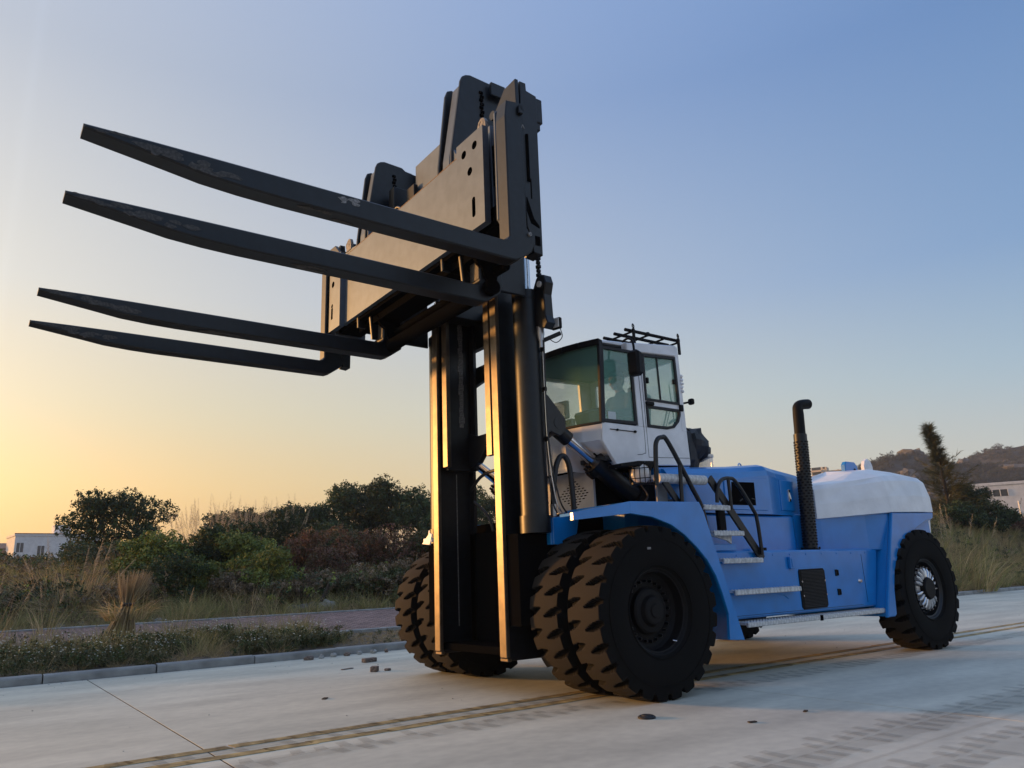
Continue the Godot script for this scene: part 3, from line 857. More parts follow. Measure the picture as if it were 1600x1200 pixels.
func make_chassis(t: Node3D) -> void:
	var b := Geo.new()
	b.span(V(-0.25, 0.55, -0.93), V(0.45, 1.84, 0.93)); b.span(V(0.4, 0.62, -0.8), V(5.9, 1.3, 0.8)); part(b, "frame", M.black_and_shade, t)
	b = Geo.new()
	b.tube([V(0, 0.805, -1.9), V(0, 0.805, 1.85)], 0.2, 20); b.tube([V(0, 0.805, -0.5), V(0, 0.805, 0.5)], 0.42, 24); part(b, "drive_axle", M.black_and_shade, t)
	b = Geo.new()
	b.tube([V(5.58, 0.805, -1.75), V(5.58, 0.805, 1.7)], 0.14, 16); b.span(V(5.35, 0.62, -1.2), V(5.8, 1.05, 1.2)); part(b, "steer_axle", M.black_and_shade, t)
	b = Geo.new()
	b.prism(P2([-0.5, 1.50, -0.2, 1.50, -0.12, 1.83, -0.5, 1.78]), "z", 0.93, 1.02); b.span(V(-0.52, 1.50, 0.78), V(-0.46, 1.76, 1.0)); part(b, "frame_cheek", M.blue, t)
	# front fenders
	for s in [1.0, -1.0]:
		var g := Geo.new()
		g.prism(P2([-0.30, 1.858, 0.714, 1.879, 0.775, 1.773, 1.221, 0.457, 0.985, 0.474, 1.008, 0.725, 0.945, 0.93, 0.869, 1.116, 0.755, 1.28, 0.614, 1.411, 0.45, 1.535, 0.261, 1.636, 0.0, 1.71, -0.312, 1.741]), "z", s * 1.945, s * 1.985)
		var f := part(g, "front_fender", M.blue, t)
		g = Geo.new()                                           # nose, turned in a little
		var a := [V(-0.30, 1.858, s * 1.985), V(-0.967, 1.745, s * 1.90), V(-0.967, 1.675, s * 1.90), V(-0.312, 1.741, s * 1.985)]
		var w := []
		for q in a: w.append(q - V(0, 0, s * 0.04))
		var ctr := V(-0.62, 1.76, s * 1.925)
		g.out(ctr, a); g.out(ctr, w)
		for k in 4: g.out(ctr, [a[k], a[(k + 1) % 4], w[(k + 1) % 4], w[k]])
		if s > 0: part(g, "fender_nose", M.blue, f)
		g = Geo.new()
		var pr := P2([-0.967, 1.742, -0.30, 1.856, 0.712, 1.876, 0.772, 1.77, 1.215, 0.46])
		for k in pr.size() - 1:
			var p: Vector2 = pr[k]; var q: Vector2 = pr[k + 1]
			var nn := Vector2(-(q - p).y, (q - p).x).normalized() * 0.025
			if s < 0 and k == 0: continue
			var zi := 0.98 if k else 1.70
			g.prism([p, q, q - nn, p - nn], "z", s * zi, s * (1.93 if k else 1.88), 0.003)
		part(g, "fender_top", M.blue, f)
	b = Geo.new()
	b.prism(P2([-0.99, 1.62, -0.80, 1.60, -0.74, 1.72, -0.80, 1.745]), "x", -0.96, -0.94); b.box(V(-0.93, 1.66, -0.86), V(0.05, 0.05, 0.2)); part(b, "lamp_plate", M.white, t)
	# side tank and its fittings (near side), a plain one on the far side
	b = Geo.new()
	b.prism(P2([0.95, 0.63, 0.95, 1.36, 0.97, 1.38, 4.72, 1.38, 4.75, 1.36, 4.52, 0.63]), "z", 0.9, 1.62, 0.02); var tank := part(b, "side_tank", M.blue, t)
	b = Geo.new()
	b.prism(P2([0.95, 0.63, 0.95, 1.38, 4.75, 1.38, 4.52, 0.63]), "z", -1.62, -0.9, 0.02); part(b, "side_tank", M.blue, t)
	b = Geo.new()
	b.prism(P2([2.86, 1.145, 3.37, 1.15, 3.40, 1.12, 3.39, 0.70, 3.36, 0.675, 2.87, 0.67, 2.84, 0.70, 2.845, 1.12]), "z", 1.61, 1.632, 0.004); var gr := part(b, "vent_grille", M.black_matt, tank)
	b = Geo.new()
	for k in 26:
		var y := 0.70 + k * 0.0168
		b.box(V(3.115, y, 1.636), V(0.48, 0.006, 0.012), 0.002)
	part(b, "grille_bars", M.black, gr, "stuff")
	for k in 4:
		b = Geo.new()
		var p := V(2.875 if k % 2 else 3.365, 0.83 if k < 2 else 1.0, 1.634)
		b.tube([p - V(0, 0, 0.01), p + V(0, 0, 0.012)], 0.012, 8); part(b, "screw", M.steel, gr)
	for k in 2:
		b = Geo.new()
		b.box(V(3.67, 0.845 + k * 0.24, 1.622), V(0.05, 0.08, 0.02), 0.006); b.box(V(3.69, 0.845 + k * 0.24, 1.634), V(0.02, 0.07, 0.02), 0.004); part(b, "latch", M.black_matt, tank)
	b = Geo.new()
	b.lathe([Vector2(0.0, 0.03), Vector2(0.02, 0.03), Vector2(0.03, 0.0)], V(4.19, 0.965, 1.62), V(0, 0, 1), 14); part(b, "lock", M.steel, tank)
	b = Geo.new()
	b.span(V(2.66, 1.155, 1.62), V(2.74, 1.30, 1.66)); b.span(V(2.685, 1.18, 1.655), V(2.715, 1.275, 1.668)); part(b, "socket_box", M.blue, tank)
	b = Geo.new()
	b.tube([V(2.43, 1.38, 1.45), V(2.43, 1.42, 1.45)], 0.05, 14); part(b, "filler_cap", M.black_matt, tank)
	b = Geo.new()
	for k in 9: b.lathe([Vector2(0.0, 0.008), Vector2(0.011, 0.006), Vector2(0.012, 0.0)], V(1.7 + k * 0.34, 1.33, 1.62), V(0, 0, 1), 8)
	part(b, "bolt_row", M.blue, tank, "stuff")
	b = Geo.new()
	b.box(V(4.32, 1.0, 1.6215), V(0.003, 0.62, 0.004), 0.001); b.box(V(2.6, 0.665, 1.6215), V(3.2, 0.004, 0.004), 0.001)
	part(b, "panel_seam", M.black_matt, tank, "stuff")
	# rear fender and counterweight
	for s in [1.0, -1.0]:
		var g := Geo.new()
		g.prism(P2([4.97, 1.862, 6.15, 1.885, 6.12, 1.80, 5.855, 1.747, 5.60, 1.66, 5.316, 1.518, 5.10, 1.40, 4.933, 1.259, 4.80, 1.08, 4.72, 0.85, 4.69, 0.62, 4.675, 0.514, 4.64, 0.49, 4.454, 0.488, 4.52, 0.7]), "z", s * 1.745, s * 1.80, 0.012)
		var f := part(g, "rear_fender", M.blue, t)
		g = Geo.new()
		var arc := P2([6.15, 1.78, 5.855, 1.73, 5.60, 1.645, 5.316, 1.505, 5.10, 1.385, 4.945, 1.25, 4.81, 1.07, 4.73, 0.84, 4.69, 0.52])
		for k in arc.size() - 1:
			var p: Vector2 = arc[k]; var q: Vector2 = arc[k + 1]
			var nn := Vector2(-(q - p).y, (q - p).x).normalized() * -0.03
			g.prism([p, q, q + nn, p + nn], "z", s * 1.15, s * 1.75, 0.002)
		part(g, "fender_lining", M.blue, f)
	b = Geo.new()                                               # the wall under the counterweight, narrowing forward
	var lo := [V(3.55, 1.2, 1.28), V(4.55, 0.55, 1.72), V(4.55, 0.55, -1.72), V(3.55, 1.2, -1.28)]
	b.prism(P2([3.4, 1.27, 3.8, 1.42, 4.6, 1.60, 4.93, 1.735, 6.1, 1.735, 6.5, 1.3, 6.55, 0.0, 6.5, -1.3, 6.1, -1.735, 4.93, -1.735, 4.6, -1.60, 3.8, -1.42, 3.4, -1.27]), "y", 1.36, 1.86, 0.015)
	part(b, "rear_body", M.blue, t)
	b = Geo.new()
	b.prism(P2([4.47, 0.5, 4.965, 1.855, 5.3, 1.855, 5.3, 1.52, 4.93, 1.27, 4.73, 0.85, 4.68, 0.5]), "z", -1.74, 1.743, 0.004); part(b, "rear_wall", M.blue, t)
	b = Geo.new()                                               # rear bumper lip under the white wrap
	b.prism(P2([6.0, 1.55, 6.1, 1.86, 6.25, 1.86, 6.2, 1.6]), "z", -1.7, 1.7); part(b, "rear_lip", M.white, t)

func make_counterweight(t: Node3D) -> void:
	# a hull of rings, wrapped in film
	var rings := []
	var plan := [V(3.72, 0, 1.43), V(4.3, 0, 1.60), V(4.98, 0, 1.80), V(5.6, 0, 1.815), V(6.15, 0, 1.80), V(6.5, 0, 1.35), V(6.58, 0, 0.5)]
	var tops := [2.27, 2.33, 2.42, 2.47, 2.44, 2.33, 2.3]
	var lows := [1.79, 1.83, 1.872, 1.885, 1.892, 1.89, 1.89]
	var full := []
	for i in plan.size(): full.append([plan[i], tops[i], lows[i]])
	for i in range(plan.size() - 1, -1, -1): full.append([V(plan[i].x, 0, -plan[i].z), tops[i], lows[i]])
	for k in 7:
		var ring := []
		for i in full.size():
			var p: Vector3 = full[i][0]
			var h: float = [0.0, 0.4, 0.80, 0.93, 0.99, 1.0, 1.0][k]
			var inw: float = [0.0, 0.01, 0.035, 0.08, 0.17, 0.36, 0.8][k]
			var rise: float = [0.0, 0.0, 0.0, 0.0, 0.02, 0.10, 0.14][k]
			var c := V(5.2, 0, 0)
			var q := p.lerp(c, inw * (0.5 if i < 2 or i > full.size() - 3 else 0.8))
			if i < 2 or i > full.size() - 3: q.x = p.x + 0.07 * h + (0.02 if k > 3 else 0.0)
			q.y = lerpf(full[i][2], full[i][1], h) + rise * clampf((p.x - 4.2) / 1.0, 0, 1)
			if k > 0: q += V(rng.randf_range(-1, 1), rng.randf_range(-1, 1) * 0.6, rng.randf_range(-1, 1)) * 0.012
			ring.append(q)
		rings.append(ring)
	var g := Geo.new()
	var from := g.v.size()
	for k in 6:
		for i in full.size():
			var j := (i + 1) % full.size()
			g.tri(rings[k][i], rings[k][j], rings[k + 1][j]); g.tri(rings[k][i], rings[k + 1][j], rings[k + 1][i])
	for k in [0, 6]:
		for i in range(1, full.size() - 1):
			if k: g.tri(rings[k][0], rings[k][i], rings[k][i + 1])
			else: g.tri(rings[k][0], rings[k][i + 1], rings[k][i])
	g.fix(from)
	part(g, "counterweight", M.film, t)
	g = Geo.new()
	g.prism(P2([5.85, 2.4, 5.85, 2.68, 5.89, 2.76, 5.97, 2.80, 6.05, 2.76, 6.09, 2.68, 6.09, 2.4]), "z", 0.96, 1.03, 0.012)
	g.lathe([Vector2(0.035, -0.04), Vector2(0.06, -0.04), Vector2(0.06, 0.04), Vector2(0.035, 0.04), Vector2(0.035, -0.04)], V(5.97, 2.68, 0.995), V(0, 0, 1), 18)
	part(g, "lifting_eye", M.film, t)
	g = Geo.new()
	g.prism(P2([5.38, 2.35, 5.38, 2.68, 5.43, 2.73, 5.66, 2.73, 5.73, 2.67, 5.73, 2.35]), "z", 0.90, 0.98, 0.012)
	var le := part(g, "lifting_lug", M.blue, t)
	g = Geo.new()
	g.tube([V(5.63, 2.60, 0.97), V(5.63, 2.60, 0.985)], 0.03, 14); part(g, "hole", M.black_and_shade, le)

func make_hood(t: Node3D) -> void:
	var b := Geo.new()
	b.prism(P2([0.3, -1.28, 0.3, 1.28, 0.45, 1.33, 3.3, 1.33, 3.45, 1.26, 4.4, 1.2, 4.4, -1.2, 3.4, -1.3, 0.5, -1.3]), "y", 1.2, 1.825, 0.02); part(b, "body_side", M.blue, t)
	b = Geo.new()                                               # engine hood as a lofted shell: plan x height
	var sec := [[1.0, 2.37], [1.6, 2.40], [2.2, 2.44], [2.85, 2.50], [3.1, 2.48], [3.7, 2.43], [4.05, 2.38], [4.2, 2.33]]
	var wid := [1.33, 1.345, 1.355, 1.36, 1.31, 1.25, 1.21, 1.17]
	var rows := []
	for i in sec.size():
		var row := []
		var x: float = sec[i][0]; var h: float = sec[i][1]; var w: float = wid[i]
		for p in [[1.0, 1.84], [1.0, h - 0.16], [0.985, h - 0.09], [0.95, h - 0.03], [0.89, h], [0.45, h + 0.015]]: row.append(V(x, p[1], w * p[0]))
		for k in range(5, -1, -1): row.append(V(x, row[k].y, -row[k].z))
		rows.append(row)
	var from := b.v.size()
	for i in rows.size() - 1:
		for k in 11:
			b.tri(rows[i][k], rows[i + 1][k], rows[i + 1][k + 1]); b.tri(rows[i][k], rows[i + 1][k + 1], rows[i][k + 1])
	for e in [0, rows.size() - 1]:
		for k in range(1, 11):
			if e: b.tri(rows[e][0], rows[e][k + 1], rows[e][k])
			else: b.tri(rows[e][0], rows[e][k], rows[e][k + 1])
	for i in rows.size() - 1:
		b.tri(rows[i][11], rows[i + 1][11], rows[i + 1][0]); b.tri(rows[i][11], rows[i + 1][0], rows[i][0])
	b.fix(from)
	var hood := part(b, "engine_hood", M.blue, t)
	# raised door leaves, opening, handle
	b = Geo.new()
	b.prism(P2([1.93, 1.885, 1.95, 2.27, 2.79, 2.30, 2.76, 1.885]), "z", 1.345, 1.367, 0.006); var d := part(b, "hood_door", M.blue, hood)
	b = Geo.new()
	b.prism(P2([2.04, 1.94, 2.08, 2.225, 2.53, 2.235, 2.52, 1.945]), "z", 1.355, 1.3705, 0.003); part(b, "opening", M.black_and_shade, d)
	b = Geo.new()
	for k in 3: b.tube([V(2.2 + k * 0.12, 1.99 + k * 0.02, 1.371), V(2.26 + k * 0.12, 2.02, 1.371)], 0.008, 6)
	part(b, "engine_fittings", M.worn, d, "stuff")
	b = Geo.new()
	b.prism([Vector2(3.14, 1.90), Vector2(3.16, 2.30), Vector2(3.52, 2.30), Vector2(3.50, 1.90)], "z", -0.008, 0.012, 0.005)
	d = part(b, "hood_door", M.blue, hood); d.transform = Transform3D(Basis(Vector3.UP, 0.1), V(-0.006, 0, 1.31 + 0.318 - 0.002))
	b = Geo.new()
	b.box(V(3.36, 2.1, 0.018), V(0.05, 0.16, 0.012), 0.005); b.tube([V(3.36, 2.14, 0.02), V(3.36, 2.05, 0.035)], 0.01, 6); part(b, "handle", M.steel, d)
	b = Geo.new()
	b.lathe([Vector2(0.03, -0.012), Vector2(0.045, 0.0), Vector2(0.03, 0.012)], V(2.9, 2.53, 0.9), V(0, 0, 1), 16); part(b, "lifting_ring", M.steel, hood)
	# exhaust
	b = Geo.new()
	b.tube([V(3.49, 1.38, 1.42), V(3.60, 2.93, 1.42)], 0.088, 20); var e := part(b, "exhaust_stack", M.black, t)
	b = Geo.new()
	for k in 38:
		for j in 9:
			var g := TAU * j / 9.0 + (k % 2) * 0.35
			var c := V(3.49, 1.38, 1.42).lerp(V(3.60, 2.93, 1.42), (k + 2.0) / 42.0)
			b.box(c + V(cos(g), 0, sin(g)) * 0.088, V(0.016, 0.022, 0.034), 0.004, Basis(Vector3.UP, -g))
	part(b, "guard_knobs", M.black_matt, e, "stuff")
	b = Geo.new()
	b.tube([V(3.60, 2.90, 1.42), V(3.625, 3.22, 1.42), V(3.63, 3.29, 1.42)], [0.074, 0.074, 0.07], 18)
	b.tube(curve([V(3.625, 3.24, 1.42), V(3.64, 3.32, 1.42), V(3.72, 3.36, 1.43), V(3.86, 3.38, 1.44)], 4), 0.07, 18, false); part(b, "tail_pipe", M.black_matt, e)
	b = Geo.new()
	b.tube([V(3.49, 1.382, 1.42), V(3.492, 1.40, 1.42)], 0.115, 18)
	for k in 6: b.tube([V(3.49 + cos(k * 1.05) * 0.11, 1.39, 1.42 + sin(k * 1.05) * 0.11), V(3.49 + cos(k * 1.05) * 0.11, 1.42, 1.42 + sin(k * 1.05) * 0.11)], 0.014, 6)
	part(b, "flange", M.black_matt, e)
	# covered air cleaner behind the cab
	b = Geo.new()
	b.ball(V(2.32, 2.83, 0.5), V(0.3, 0.24, 0.3), 16, 0.13, 3); b.ball(V(2.12, 2.72, 0.5), V(0.3, 0.34, 0.3), 14, 0.12, 8); b.ball(V(2.48, 2.76, 0.55), V(0.16, 0.16, 0.2), 12, 0.1, 5)
	var ac := part(b, "air_cleaner_cover", M.seal, t)
	b = Geo.new()
	b.tube([V(2.55, 2.44, 0.6), V(2.55, 2.68, 0.6)], 0.115, 20); part(b, "bowl", M.bowl, ac)
	b = Geo.new()
	b.tube([V(2.55, 2.665, 0.6), V(2.55, 2.70, 0.6)], 0.125, 20); part(b, "ring", M.silver, ac)
	b = Geo.new()
	b.tube(curve([V(1.75, 3.05, 0.75), V(1.95, 3.12, 0.7), V(2.15, 3.0, 0.6), V(2.3, 2.9, 0.55)]), 0.018, 6); b.tube(curve([V(2.1, 3.05, 0.62), V(2.28, 3.04, 0.6), V(2.36, 2.95, 0.6)]), 0.012, 6); part(b, "hose", M.rubber_hose, ac)

func make_steps(t: Node3D) -> void:
	var treads := [[1.62, 4.63, 0.60, 1.42, 1.74], [1.46, 2.70, 0.95, 1.46, 1.74], [1.32, 2.03, 1.295, 1.46, 1.74], [1.22, 1.75, 1.60, 1.44, 1.73], [1.10, 1.55, 1.885, 1.42, 1.73]]
	for i in treads.size():
		var s: Array = treads[i]
		var g := Geo.new()
		g.span(V(s[0], s[2] - 0.03, s[3]), V(s[1], s[2], s[4]), 0.006); g.span(V(s[0], s[2] - 0.055, s[4] - 0.03), V(s[1], s[2] - 0.004, s[4] + 0.002), 0.008)
		var st := part(g, "step", M.alu, t)
		g = Geo.new()                                           # punched grip along the edge
		var n := int((s[1] - s[0]) / 0.055)
		for k in n:
			for j in 4: g.ball(V(s[0] + 0.03 + k * 0.055 + (j % 2) * 0.025, s[2], s[4] - 0.025 - j * 0.06), V(0.016, 0.008, 0.016), 6)
		part(g, "grip_studs", M.alu, st, "stuff")
		if i == 0:
			g = Geo.new(); g.span(V(3.0, 0.535, 1.735), V(3.06, 0.60, 1.747), 0.003); part(g, "dark_joint", M.black_and_shade, st)
		if i in [1, 3]:
			g = Geo.new(); g.prism(P2([s[1] - 0.55, s[2] - 0.03, s[1] - 0.1, s[2] - 0.03, s[1] - 0.12, s[2] - 0.14, s[1] - 0.2, s[2] - 0.1]), "z", 1.6, 1.63); part(g, "step_bracket", M.alu if i == 3 else M.blue, st)
	var g2 := Geo.new()                                         # rounded top tread
	g2.tube([V(0.50, 2.165, 1.62), V(1.27, 2.175, 1.62)], 0.055, 14); g2.span(V(0.5, 2.16, 1.3), V(1.27, 2.21, 1.62)); part(g2, "step", M.alu, t)
	# stringers, the near one in full view
	g2 = Geo.new()
	g2.beam(V(1.31, 2.20, 1.66), V(2.12, 1.28, 1.66), 0.03, 0.10); part(g2, "stringer", M.black, t)
	g2 = Geo.new()
	g2.beam(V(0.56, 2.16, 1.64), V(0.82, 1.86, 1.64), 0.03, 0.08); part(g2, "stringer", M.black, t)
	for p in [[V(1.55, 1.62, 1.50), V(1.66, 1.86, 1.56)], [V(1.28, 1.66, 1.40), V(1.42, 1.86, 1.46)]]:
		g2 = Geo.new(); g2.span(p[0], p[1]); part(g2, "valve_block", M.black_matt, t)
	g2 = Geo.new()
	g2.span(V(1.1, 1.385, 1.36), V(1.72, 1.46, 1.62)); part(g2, "step_box", M.blue, t)
	# handrails
	g2 = Geo.new()
	g2.tube(curve([V(0.42, 2.08, 1.68), V(0.445, 2.42, 1.68), V(0.475, 2.56, 1.68), V(0.56, 2.61, 1.68), V(0.66, 2.56, 1.68), V(0.97, 2.09, 1.68), V(1.11, 1.86, 1.68), V(1.16, 1.62, 1.68)], 8), 0.026, 10)
	g2.tube([V(0.815, 2.33, 1.68), V(0.795, 1.88, 1.68)], 0.022, 10); part(g2, "handrail", M.black, t)
	g2 = Geo.new()
	g2.tube(curve([V(1.36, 1.92, 1.70), V(1.39, 2.08, 1.70), V(1.48, 2.18, 1.70), V(1.62, 2.205, 1.70), V(1.74, 2.16, 1.70), V(1.99, 1.86, 1.70), V(2.05, 1.72, 1.70), V(2.07, 1.33, 1.70)], 8), 0.022, 10)
	g2.tube([V(1.60, 2.2, 1.70), V(1.60, 1.84, 1.70)], 0.02, 10); part(g2, "handrail", M.black, t)
	# headlamp in its cage, below a black shelf
	g2 = Geo.new()
	g2.prism(P2([0.12, 2.33, 0.4, 2.375, 0.70, 2.39, 0.72, 2.36, 0.62, 2.32, 0.56, 2.22, 0.50, 2.20, 0.52, 2.32, 0.14, 2.30]), "z", 1.26, 1.46); var sh := part(g2, "lamp_shelf", M.black_matt, t)
	g2 = Geo.new()
	g2.lathe([Vector2(0.0, -0.10), Vector2(0.08, -0.08), Vector2(0.115, -0.01), Vector2(0.12, 0.03)], V(0.46, 2.235, 1.42), V(-0.8, 0.0, 0.6), 24); var hl := part(g2, "headlamp", M.black_matt, t)
	g2 = Geo.new()
	g2.lathe([Vector2(0.115, 0.0), Vector2(0.08, 0.035), Vector2(0.0, 0.05)], V(0.46, 2.235, 1.42) + V(-0.8, 0, 0.6) * 0.02, V(-0.8, 0, 0.6), 24); part(g2, "lens", M.lens, hl)
	g2 = Geo.new()
	var n0 := V(-0.8, 0, 0.6); var sd := V(0.6, 0, 0.8)
	for k in 5:
		var o := V(0.46, 2.235, 1.42) + n0 * 0.09 + sd * (k - 2) * 0.055
		g2.tube([o + V(0, 0.12, 0) - n0 * 0.06, o + V(0, 0.10, 0), o - V(0, 0.10, 0), o - V(0, 0.12, 0) - n0 * 0.06], 0.005, 5)
	for k in 2: g2.tube([V(0.46, 2.18 + k * 0.11, 1.42) + n0 * 0.09 - sd * 0.12, V(0.46, 2.18 + k * 0.11, 1.42) + n0 * 0.09 + sd * 0.12], 0.005, 5)
	part(g2, "guard", M.black_matt, hl)
	g2 = Geo.new()
	g2.span(V(0.56, 1.86, 1.52), V(0.72, 2.16, 1.55)); part(g2, "bracket_plate", M.grey_plastic, t)
	g2 = Geo.new()
	g2.tube([V(0.3, 2.12, 1.44), V(0.8, 2.14, 1.5)], 0.015, 6); g2.tube(curve([V(0.45, 2.12, 1.42), V(0.5, 2.0, 1.46), V(0.4, 1.92, 1.5)]), 0.01, 6); g2.tube([V(0.7, 1.93, 1.45), V(0.9, 1.95, 1.45)], 0.02, 8); part(g2, "wiring", M.rubber_hose, t)

func make_tilt(t: Node3D) -> void:
	for s in [1.0, -1.0]:
		var a := V(-0.40, 2.80, s * 0.95); var d := V(1.0, 1.93, s * 0.95)
		var dir := (d - a).normalized()
		var g := Geo.new()
		g.tube([a + dir * 0.72, a + dir * 1.55], 0.115, 24); g.tube([a + dir * 0.70, a + dir * 0.80], 0.13, 24); var c := part(g, "tilt_cylinder", M.black, t)
		g = Geo.new()
		g.tube([a + dir * 0.1, a + dir * 0.75], 0.062, 20); part(g, "rod", M.steel, c)
		g = Geo.new()
		g.tube([a - V(0, 0, 0.11), a + V(0, 0, 0.11)], 0.12, 20); g.tube([a + dir * 0.05, a + dir * 0.27], 0.085, 16); g.tube([a - V(0, 0, 0.13), a + V(0, 0, 0.13)], 0.06, 14); part(g, "rod_eye", M.black, c)
		g = Geo.new()
		for k in 2:
			for j in 6:
				var o := a + dir * 0.71 + Vector3.UP.cross(dir).normalized() * 0.0 + V(dir.y, -dir.x, 0) * 0.13 * (1 if k else -1)
				g.tube([o + V(cos(j * 1.05), sin(j * 1.05), 0) * 0.042, o + V(cos(j * 1.05), sin(j * 1.05), 0) * 0.042 - dir * 0.05], 0.016, 6)
			var oo := a + dir * 0.74 + V(dir.y, -dir.x, 0) * 0.13 * (1 if k else -1)
			g.tube([oo - dir * 0.03, oo + dir * 0.05], 0.062, 12)
		part(g, "flange_bolts", M.black_matt, c)
		g = Geo.new()
		g.prism(P2([-0.62, 3.12, -0.52, 3.10, -0.29, 2.86, -0.29, 2.72, -0.38, 2.66, -0.50, 2.70, -0.62, 2.62]), "z", s * 1.075, s * 1.035); g.prism(P2([-0.62, 3.12, -0.52, 3.10, -0.29, 2.86, -0.29, 2.72, -0.38, 2.66, -0.50, 2.70, -0.62, 2.62]), "z", s * 0.83, s * 0.87)
		part(g, "tilt_bracket", M.black, t)
		g = Geo.new()
		g.prism(P2([0.62, 1.84, 1.05, 1.84, 1.12, 2.05, 1.0, 2.2, 0.85, 2.16]), "z", s * 0.80, s * 1.10); part(g, "cylinder_seat", M.black_matt, t)
		if s > 0:
			g = Geo.new()
			g.tube(curve([V(-0.41, 1.90, 0.93), V(-0.39, 2.12, 0.93), V(-0.33, 2.38, 0.93), V(-0.24, 2.47, 0.93), V(-0.16, 2.38, 0.93), V(-0.13, 2.12, 0.93), V(-0.12, 1.84, 0.93)]), 0.031, 12); part(g, "hose", M.rubber_hose, t)
			g = Geo.new()
			g.tube([V(-0.41, 1.80, 0.93), V(-0.41, 1.93, 0.93)], 0.035, 12); g.tube(curve([V(-0.41, 1.82, 0.93), V(-0.43, 1.75, 0.94), V(-0.52, 1.73, 0.97)]), 0.018, 8); part(g, "hose_fitting", M.silver, t)

# ---------------------------------------------------------------- cab and driver
func bar_frame(pts: Array, z: float, w: float, t: float) -> Geo:    # a seal that runs round a window in the plane z
	var g := Geo.new()
	var inn := Geo.inset(PackedVector2Array(pts), w)
	if Geometry2D.is_polygon_clockwise(PackedVector2Array(pts)):
		var r := PackedVector2Array(pts); r.reverse(); pts = Array(r); inn = Geo.inset(r, w)
	var k := pts.size()
	for i in k:
		var j := (i + 1) % k
		g.prism([pts[i], pts[j], inn[j], inn[i]], "z", z - t, z, 0.002)
	return g

func pane(pts: Array, z: float) -> Geo:
	var g := Geo.new()
	g.prism(pts, "z", z - 0.006, z, 0.001)
	return g

